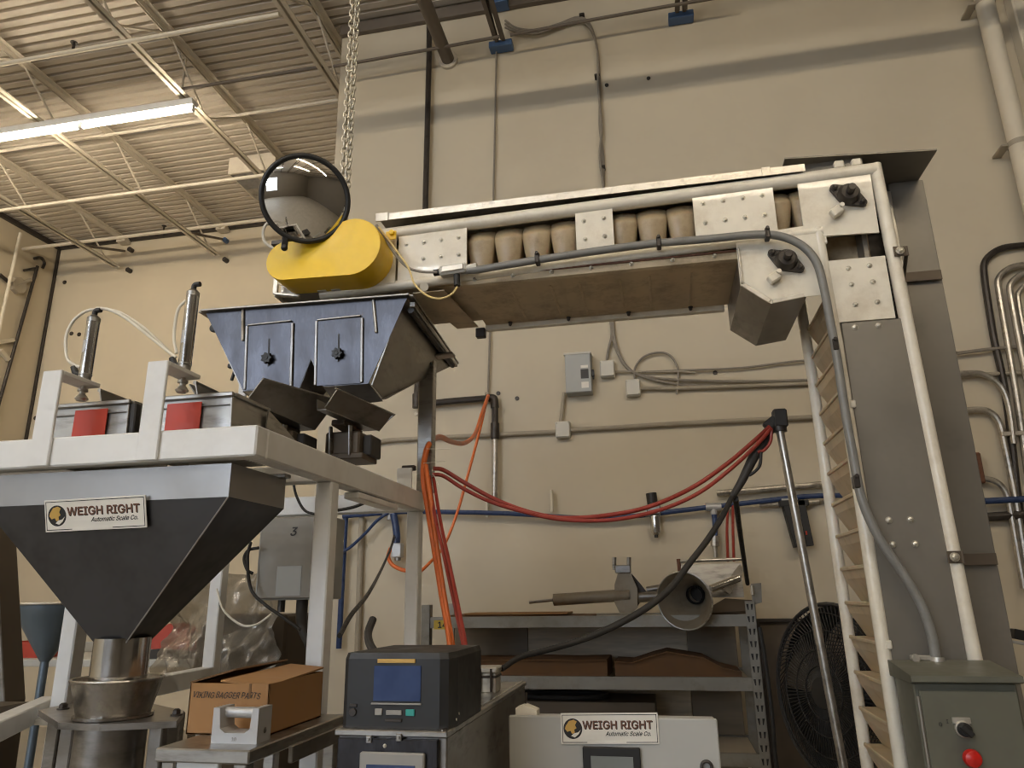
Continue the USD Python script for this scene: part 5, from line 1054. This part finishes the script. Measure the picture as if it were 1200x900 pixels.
# red hoses from the hopper post to the pole
cable('red_hose', [(508, 549), (520, 551), (545, 566), (580, 585), (620, 600), (660, 607), (710, 604), (760, 594), (810, 572), (850, 545), (880, 520), (902, 500)], [2.68, 2.8, 2.88], 0.0085, 'red', 'upper red air hose sagging from the hopper post to the pole', 'air hose')
cable('red_hose', [(507, 556), (520, 558), (542, 572), (575, 588), (615, 600), (660, 609), (720, 609), (775, 597), (820, 577), (858, 548), (886, 522), (904, 502)], [2.66, 2.78, 2.86], 0.0075, 'red', 'lower red air hose sagging from the hopper post to the pole', 'air hose')
cable('orange_hose', [(572, 464), (565, 484), (557, 508), (545, 519), (530, 518), (515, 512), (504, 519), (498, 535), (496, 560), (502, 600), (510, 650), (518, 700), (526, 745), (530, 790)], [5.0, 4.4, 3.4, 2.75, 2.67, 2.6, 2.5, 2.4], [0.013, 0.012, 0.011, 0.0095], 'orange', 'thick orange air hose looping over the hopper post and down', 'air hose', seg=12)
cable('orange_hose', [(499, 545), (504, 580), (512, 640), (521, 700), (531, 760), (534, 790)], [2.64, 2.4], 0.0085, 'orange', 'second orange hose hanging straight beside the first', 'air hose', seg=12)
cable('red_hose', [(571, 466), (562, 505), (550, 550), (536, 600), (520, 640), (503, 660), (486, 676)], [5.0, 4.6], 0.010, 'orange', 'thin orange hose running diagonally across behind the hanging hoses', 'air hose')
cable('red_hose', [(503, 558), (509, 600), (520, 650), (532, 705), (544, 760), (549, 785)], [2.66, 2.2], 0.0065, 'red', 'thin dark red hose hanging right of the orange hoses', 'air hose')
cable('red_hose', [(508, 560), (516, 610), (527, 662), (538, 715), (550, 778)], [2.67, 2.2], 0.0065, 'red', 'outermost dark red hose hanging to the metal filter block', 'air hose')
for (a, b, c_, d, lab) in ((500, 526, 528, 526, 'white cable tie sticking out at the top of the orange hose'), (496, 543, 522, 540, 'white cable tie sticking out below the first tie'), (508, 556, 514, 568, 'short white cable tie end under the hose knot')):
    single('cable_tie', bar(P(a, b, y=2.63), P(c_, d, y=2.63), 0.003, 0.0015), 'whiteh', lab, 'cable tie')

# ================================================================== THINGS ON THE BACK WALL
WYp = D-0.03
def wpt(a, b, off=0.03): return P(a, b, y=D-off)
def wall_run(name, pts, r, m, label, cat='pipe', off=0.03, rad=0.10, smooth=False):
    p = [wpt(a, b, off) for a, b in pts]
    return single(name, tube(spline(p, 5) if smooth else fillet(p, rad), r, 10), m, label, cat)
db = Thing('disconnect_box', 'grey electrical disconnect box with lever on the tan wall', 'electrical box', wpt(680, 440, 0.06))
a, b = wpt(663, 419), wpt(695, 462)
db.part('enclosure', box((a[0], D-0.10, b[2]), (b[0], D-0.002, a[2]), 0.004), 'greybox'); db.part('cover', box((a[0]+0.004, D-0.108, b[2]+0.004), (b[0]-0.004, D-0.10, a[2]-0.004), 0.003), 'greybox')
db.part('cover_lip', box((a[0]-0.006, D-0.112, a[2]-0.008), (b[0]+0.004, D-0.002, a[2]+0.008), 0.002), 'greylt')
x = a[0]+0.75*(b[0]-a[0])
db.part('rating_label', box((x-0.028, D-0.1095, b[2]+0.10), (x+0.028, D-0.1082, b[2]+0.17), 0.0004), 'ink'); db.part('rating_label', box((x-0.026, D-0.1095, b[2]+0.03), (x+0.026, D-0.1082, b[2]+0.075), 0.0004), 'plate', label='white rating label'); db.part('rating_label', box((x-0.026, D-0.1095, b[2]+0.18), (x+0.026, D-0.1082, b[2]+0.20), 0.0004), 'plate')
db.part('lever', J(box((b[0], D-0.085, b[2]+0.12), (b[0]+0.018, D-0.05, b[2]+0.17), 0.003), bar((b[0]+0.012, D-0.07, b[2]+0.10), (b[0]+0.012, D-0.07, b[2]+0.16), 0.012, 0.012)), 'black')
def jbox(label, a, b, c_, d, depth=0.06):
    p, q = wpt(a, b), wpt(c_, d); t = Thing('junction_box', label, 'junction box', ((p[0]+q[0])/2, D-depth/2, q[2]))
    t.part('box_body', box((p[0], D-depth, q[2]), (q[0], D-0.002, p[2]), 0.008), 'greylt'); t.part('cover', box((p[0]+0.006, D-depth-0.006, q[2]+0.006), (q[0]-0.006, D-depth, p[2]-0.006), 0.004), 'greylt')
    for sx in (0.12, 0.88):
        for sz in (0.12, 0.88): t.part('screw', disc((p[0]+(q[0]-p[0])*sx, D-depth-0.006, q[2]+(p[2]-q[2])*sz), (0, -1, 0), 0.006, 0.003, 8), 'bolt')
jbox('pale square junction box right of the disconnect box', 703, 424, 721, 442); jbox('pale junction box below the loop of cable', 733, 446, 751, 464); jbox('pale junction box on the long wall conduit under the disconnect box', 651, 495, 669, 513)
wall_run('wall_conduit', [(661, 460), (657, 496)], 0.013, 'conduit', 'short conduit from the disconnect box down to its junction box')
wall_run('wall_conduit', [(442, 519), (452, 516), (545, 511), (651, 506)], 0.016, 'conduit', 'long painted conduit on the wall left of the lower junction box')
wall_run('wall_conduit', [(669, 504), (800, 496), (905, 491), (1105, 482)], 0.016, 'conduit', 'long painted conduit on the wall right of the lower junction box')
for k, pts in enumerate((((715, 372), (717, 392), (713, 410), (711, 425)), ((718, 372), (720, 395), (728, 420), (742, 436), (770, 446), (810, 452), (860, 453), (955, 450), (1122, 441)), ((716, 372), (719, 400), (732, 428), (752, 440), (790, 445), (870, 447), (955, 445), (1122, 437)))):
    wall_run('wall_cable', pts, 0.010, 'cableg', ('short grey cable running to the square junction box', 'lower grey cable sweeping right from the drop', 'upper grey cable sweeping right from the drop')[k], 'cable', smooth=True)
wall_run('wall_cable', [(744, 446), (744, 432), (752, 420), (765, 414), (780, 414), (790, 422), (795, 438), (793, 462)], 0.008, 'cableg', 'grey cable loop arched over the wall cables', 'cable', smooth=True)
wall_run('wall_cable', [(752, 436), (800, 434), (870, 431), (950, 422), (1122, 413)], 0.008, 'cableg', 'thin grey cable above the sweeping cables', 'cable', smooth=True)
wall_run('wall_conduit', [(751, 455), (800, 455), (1124, 443)], 0.014, 'conduit', 'painted conduit running right from the box below the loop')
wall_run('wall_cable', [(721, 435), (760, 436), (800, 435), (815, 437)], 0.008, 'conduit', 'short conduit leaving the square junction box', 'cable')
# vertical drop behind the conveyor and the bunch at the joist end
for k in range(3):
    wall_run('drop_cable', [(592, 24+4*k), (606, 33+2*k), (630, 35+2*k), (655, 28+k), (678, 20+2*k), (692, 30+2*k), (700, 60), (703-k, 100), (703+k, 150), (707-2*k, 185), (708+k, 240), (712, 300), (716, 372)], 0.010, 'cableg', ('upper', 'middle', 'lower')[k]+' one of three grey cables from the joist end down the wall', 'cable', off=0.03+0.012*k, smooth=True)
for a, b in ((682, 19), (700, 90), (706, 197)):
    q = wpt(a, b); single('cable_clip', obb(q, np.eye(3), (0.022, 0.03, 0.012), 0.004), 'iron', {19: 'dark cable clip at the top bend of the grey cables', 90: 'dark cable clip halfway down the grey cables', 197: 'dark cable clip just above the conveyor'}[b], 'clip')
wall_run('hanger_wire', [(582, 46), (580, 150), (576, 330), (572, 462)], 0.008, 'cableg', 'thin straight grey wire hanging down the middle of the wall', 'wire')
wall_run('wall_pipe', [(391, 78), (520, 55), (585, 43)], 0.014, 'joistd', 'thin dark rod along the top of the wall, left of the joist end', off=0.22)
wall_run('wall_pipe', [(598, 41), (700, 22), (795, 5), (860, -6)], 0.014, 'joistd', 'thin dark rod along the top of the wall, right of the joist end', off=0.22)
wall_run('black_riser', [(503, -6), (503, 60), (500, 180), (497, 300), (492, 420), (489, 455), (488, 470), (489, 474), (500, 473), (530, 470), (568, 467), (579, 466), (580, 474), (580, 500), (580, 515)], 0.024, 'iron', 'black iron pipe running down the wall and turning to a tee', off=0.06, rad=0.05)
rp = Thing('air_drop', 'worn steel drop pipe below the black iron elbow', 'pipe', wpt(580, 590, 0.06))
rp.part('coupling', tube([wpt(580, 496, 0.06), wpt(580, 514, 0.06)], 0.032, 14), 'iron'); rp.part('pipe', tube([wpt(580, 510, 0.06), wpt(580, 586, 0.06)], 0.022, 14), 'conduitm'); rp.part('drain_cock', tube([wpt(580, 584, 0.06), wpt(580, 590, 0.06)], 0.03, 10), 'steel')
rp.part('elbow', tube(fillet([wpt(570, 467, 0.06), wpt(579, 466, 0.06), wpt(580, 478, 0.06)], 0.05), 0.031, 12), 'iron'); rp.part('hose_tail', tube([wpt(571, 472, 0.06), wpt(571, 460, 0.06)], 0.018, 10), 'conduit')
single('hose_connector', J(tube([wpt(488, 462, 0.06), wpt(488, 478, 0.06)], 0.031, 12)), 'iron', 'black pipe elbow half hidden behind the hopper post', 'pipe')
sp2 = Thing('sprinkler_main', 'thick dark brown pipe running along the roof into the tan wall', 'pipe', (-1.52, 3.0, 6.0))
q = wpt(526, 72, 0.0); sp2.part('pipe', tube([(q[0], -2.0, q[2]), (q[0], D+0.02, q[2])], 0.055, 18), 'joistd'); sp2.part('wall_flange', disc((q[0], D-0.001, q[2]), (0, -1, 0), 0.085, 0.03, 22), 'joist')
# blue compressed air line
wall_run('air_line', [(402, 605), (440, 602), (470, 600), (520, 600), (600, 602), (680, 607), (740, 605), (800, 598), (870, 590), (960, 581), (1060, 583), (1140, 587)], 0.017, 'blue', 'blue compressed air pipe along the tan wall', off=0.07, smooth=True)
wall_run('air_line', [(1136, 588), (1160, 587), (1215, 584)], 0.020, 'blue', 'blue air pipe continuing right of the tower', off=0.07)
for k, (a, b) in enumerate(((457, 601), (765, 601), (836, 594), (925, 588))):
    q = wpt(a, b, 0.07); single('pipe_fitting', J(tube([q-A((0.05, 0, 0)), q+A((0.05, 0, 0))], 0.027, 12), tube([q, q-A((0, 0, 0.05))], 0.022, 10)), 'alu', ('silver tee on the blue pipe beside the back frame leg', 'silver tee on the blue pipe above the silver regulator bowl', 'silver tee on the blue pipe by the hanging hoses', 'silver tee on the blue pipe behind the pole')[k], 'fitting')
wall_run('wall_rail', [(840, 578), (1050, 560)], 0.020, 'conduitm', 'dark steel rail on the wall above the blue pipe', off=0.05)
wall_run('wall_rail', [(890, 592), (960, 588)], 0.014, 'conduitm', 'short steel rail behind the leaning pole', off=0.05)
rg_ = Thing('air_regulator', 'black and silver air regulator hanging from the blue pipe', 'regulator', wpt(767, 628, 0.08))
rg_.part('head', J(tube([wpt(763, 578, 0.08), wpt(765, 592, 0.08)], 0.036, 16), tube([wpt(762, 590, 0.08), wpt(770, 590, 0.08)], 0.028, 12)), 'black'); rg_.part('body', obb(wpt(766, 598, 0.08), np.eye(3), (0.045, 0.035, 0.03), 0.006), 'steeld'); rg_.part('bowl', lathe([(0, 0), (0.02, 0.0), (0.034, 0.02), (0.036, 0.12), (0.03, 0.13), (0, 0.13)], wpt(769, 627, 0.08), (0, 0, 1), 20), 'chrome'); rg_.part('drain', disc(wpt(769, 630, 0.08), (0, 0, 1), 0.012, 0.025, 10), 'black')
r2 = Thing('air_regulator', 'small silver air filter hanging from a short blue hose beside the back frame leg', 'regulator', wpt(466, 655, 0.08))
r2.part('blue_tail', tube(spline([wpt(461, 602, 0.08), wpt(464, 618, 0.08), wpt(465, 634, 0.08), wpt(462, 642, 0.08)], 4), 0.026, 12), 'blue'); r2.part('body', obb(wpt(466, 645, 0.08), np.eye(3), (0.036, 0.03, 0.05), 0.006), 'alu'); r2.part('bowl', disc(wpt(466, 657, 0.08), (0, 0, 1), 0.022, 0.04, 14), 'steeld')
cable('orange_hose', [(458, 642), (455, 652), (460, 662), (472, 668), (484, 669)], 5.0, 0.014, 'orange', 'short orange coil hanging at the silver air filter', 'air hose')
wall_run('air_drop_hose', [(836, 596), (838, 612), (838, 632)], 0.018, 'blue', 'short blue hose dropping beside the chute', 'air hose', off=0.07)
single('hose_end', J(tube([wpt(838, 628, 0.07), wpt(838, 640, 0.07)], 0.03, 10), tube([wpt(838, 640, 0.07), wpt(839, 653, 0.07)], 0.016, 8)), 'conduitm', 'metal coupling at the end of the short blue hose', 'fitting')
for k, (a, b, c_, d) in enumerate(((570, 582, 571, 606), (646, 574, 647, 600))): single('wall_strap', bar(wpt(a, b, 0.05), wpt(c_, d, 0.05), 0.03, 0.02), 'pipew', ('white strap on the blue pipe under the iron drop', 'white strap on the blue pipe midway along the wall')[k], 'strap')
wall_run('wall_conduit', [(424, 606), (422, 660), (419, 760), (418, 800)], 0.022, 'conduit', 'painted vertical conduit on the wall beside the back frame leg')
wall_run('wall_conduit', [(405, 606), (401, 680), (397, 760)], 0.02, 'blue', 'vertical blue pipe just right of the front frame leg', off=0.06)
hk = Thing('black_hanger', 'pair of black rubber bars hanging on the wall behind the pole', 'hanger', wpt(937, 615, 0.08))
hk.part('bar', bar(wpt(921, 588, 0.08), wpt(936, 641, 0.08), 0.06, 0.075, up=(0, 1, 0)), 'black'); hk.part('bar', bar(wpt(938, 586, 0.10), wpt(949, 640, 0.10), 0.045, 0.04, up=(0, 1, 0)), 'black'); hk.part('hook', obb(wpt(930, 590, 0.09), np.eye(3), (0.09, 0.03, 0.02), 0.005), 'black'); hk.part('red_clip', box(wpt(944, 622, 0.13), wpt(946, 627, 0.115), 0.002), 'redst')
# little screws and anchor holes on the wall
for k, (a, b) in enumerate(((584, 461), (606, 467), (711, 100), (760, 92), (488, 485), (838, 437))):
    single('wall_anchor', disc(wpt(a, b, 0.0), (0, -1, 0), 0.016, 0.008, 10), 'iron' if k != 4 else 'pipew', ('dark anchor plug right of the iron elbow', 'small anchor stub right of the iron drop', 'small dark anchor hole beside the grey cables', 'small dark anchor hole high on the open wall', 'pale anchor plug left of the hopper post', 'small anchor by the end of the cable loop')[k], 'anchor')
# right side: white drain pipe and conduits
dp = Thing('drain_pipe', 'tall thick white drain pipe at the upper right corner', 'pipe', (2.6, 4.95, 0))
pa, pb_ = P(1153, -10, y=4.95), P(1196, 190, y=4.95); xm = (pa[0]+pb_[0])/2
dp.part('pipe', tube([(xm, 4.95, 0), (xm, 4.95, 6.36)], 0.062, 20), 'pipew')
for z in (P(1185, 170, y=4.95)[2], P(1148, 4, y=4.95)[2]):
    dp.part('pipe_clamp', J(lathe([(0.066, -0.02), (0.066, 0.02), (0.058, 0.02), (0.058, -0.02)], (xm, 4.95, z), (0, 0, 1), 22), box((xm-0.11, 4.94, z-0.008), (xm-0.05, D-0.005, z+0.008), 0.003)), 'conduit')
single('corner_pipe', tube([(xm+0.33, 4.9, 0.0), (xm+0.33, 4.9, 6.36)], 0.035, 12), 'iron', 'dark pipe at the extreme upper right beside the white drain pipe', 'pipe')
single('corner_chase', box((xm+0.20, 4.99, 0), (xm+0.9, D-0.001, 6.36), 0.01), 'pipew', 'pale boxed chase behind the dark corner pipe', 'chase')
for k, (pts, r, m, lab) in enumerate((
    ([(1215, 286), (1172, 290), (1152, 305), (1154, 330), (1165, 400), (1175, 440), (1184, 500), (1190, 560), (1200, 640)], 0.022, 'iron', 'outermost dark bent conduit right of the tower'),
    ([(1215, 309), (1185, 312), (1168, 325), (1172, 350), (1184, 420), (1194, 480), (1205, 560)], 0.020, 'conduitm', 'second bent conduit right of the tower'),
    ([(1215, 318), (1196, 321), (1182, 333), (1186, 356), (1196, 410), (1210, 480)], 0.020, 'conduitm', 'third bent conduit right of the tower'),
    ([(1215, 330), (1200, 335), (1192, 345), (1196, 370), (1208, 430)], 0.018, 'conduitm', 'innermost bent conduit at the right picture edge'),
    ([(1122, 414), (1160, 409), (1215, 405)], 0.012, 'cableg', 'thin dark line of wire on the wall right of the tower'),
    ([(1120, 438), (1150, 438), (1172, 452), (1182, 476), (1188, 520)], 0.018, 'conduitm', 'upper curved conduit coming out from behind the tower'),
    ([(1124, 441), (1165, 438), (1215, 436)], 0.014, 'conduit', 'straight pale conduit behind the curved ones'),
    ([(1128, 481), (1155, 481), (1170, 494), (1178, 525), (1190, 585), (1202, 660)], 0.020, 'conduitm', 'middle curved conduit coming out from behind the tower'),
    ([(1150, 560), (1168, 565), (1180, 580), (1186, 610), (1200, 690)], 0.018, 'conduitm', 'lowest curved conduit coming out from behind the tower'))):
    wall_run('bent_conduit', pts, r, m, lab, 'conduit', rad=0.2, off=0.035+0.012*(k % 3), smooth=(k in (5, 7, 8)))
wall_run('wall_rail', [(1140, 607), (1215, 602)], 0.028, 'iron', 'dark channel on the wall below the blue pipe right of the tower', off=0.05)
single('conduit_strap', obb(wpt(1193, 508, 0.05), np.eye(3), (0.10, 0.02, 0.014), 0.003), 'galv', 'strut clip holding the conduits at the right edge', 'clip')
single('wall_switch', box(wpt(1142, 530, 0.09), wpt(1150, 568, 0.01), 0.01), 'rust', 'narrow dark red box half hidden behind the tower edge', 'box')
gb = Thing('guard_bracket', 'black bracket with pale edge at the right picture edge', 'bracket', P(1196, 755, y=3.6)); gb.part('arm', bar(P(1186, 742, y=3.6), P(1215, 748, y=3.6), 0.05, 0.04), 'black'); gb.part('edge', bar(P(1186, 752, y=3.59), P(1215, 757, y=3.59), 0.02, 0.012), 'alu'); gb.part('post', box((1.64, 3.6, 0), (1.72, 3.68, P(1200, 745, y=3.6)[2])), 'black')

# ------------------------------------------------------------------ far left corner
def lpt(a, b, off=0.04): return P(a, b, x=XL+off)
t = Thing('left_conduit', 'dark conduit with bracket on the left wall', 'conduit', lpt(20, 400)); t.part('conduit', tube([lpt(44, 312), lpt(0, 468), lpt(-10, 505)], 0.022, 10), 'iron'); t.part('weather_head', J(tube(spline([lpt(40, 303), lpt(48, 302), lpt(52, 308), lpt(50, 314)], 4), 0.02, 8), tube([lpt(28, 317), lpt(44, 314)], 0.018, 8)), 'iron')
t = Thing('white_riser', 'thin white pipe on the left wall at the picture edge', 'pipe', lpt(10, 350)); t.part('pipe', tube([lpt(24, 273, 0.12), lpt(8, 345, 0.12), lpt(-6, 410, 0.12)], 0.022, 10), 'pipew'); t.part('pipe_strap', disc(lpt(12, 327, 0.1), (1, 0, 0), 0.04, 0.03, 12), 'pipew')
t = Thing('octagon_box', 'grey octagonal outlet box on the left wall', 'electrical box', lpt(20, 334)); t.part('box_body', disc(lpt(19, 335, 0.0), (1, 0, 0), 0.12, 0.07, 8), 'conduit'); t.part('arm', tube([lpt(19, 335, 0.05), lpt(36, 328, 0.05)], 0.025, 10), 'conduit'); t.part('stub', tube([lpt(0, 322, 0.05), lpt(12, 332, 0.05)], 0.025, 10), 'iron')
t = Thing('corner_bracket', 'pale strut bracket on the left wall at the picture edge', 'bracket', lpt(5, 405)); t.part('rail', bar(lpt(-4, 402, 0.03), lpt(16, 398, 0.03), 0.05, 0.05), 'pipew'); t.part('brace', bar(lpt(0, 410, 0.03), lpt(10, 422, 0.03), 0.05, 0.05), 'pipew')
def ept(a, b, off=0.03): return P(a, b, y=YF-off)
for k, (a, b) in enumerate(((153, 318), (266, 306), (155, 294), (266, 283))):
    single('wall_anchor', disc(ept(a, b, 0.0), (0, -1, 0), 0.035, 0.07, 10), 'bluec' if k == 3 else 'iron', ('dark seat at the end of the leftmost joist chord', 'dark seat at the end of the second joist chord', 'dark brace stub above the leftmost joist seat', 'blue brace stub above the second joist seat')[k], 'bracket')
for k, (a, b) in enumerate(((76, 331), (84, 391), (93, 392), (42, 490))):
    single('wall_anchor', disc(ept(a, b, 0.0), (0, -1, 0), 0.03, 0.012, 10), 'iron', ('dark anchor spot high on the far wall near the corner', 'dark spot on the far wall left of the left cylinder', 'second dark spot on the far wall left of the left cylinder', 'small dark bracket on the far wall beside the left bracket post')[k], 'anchor')
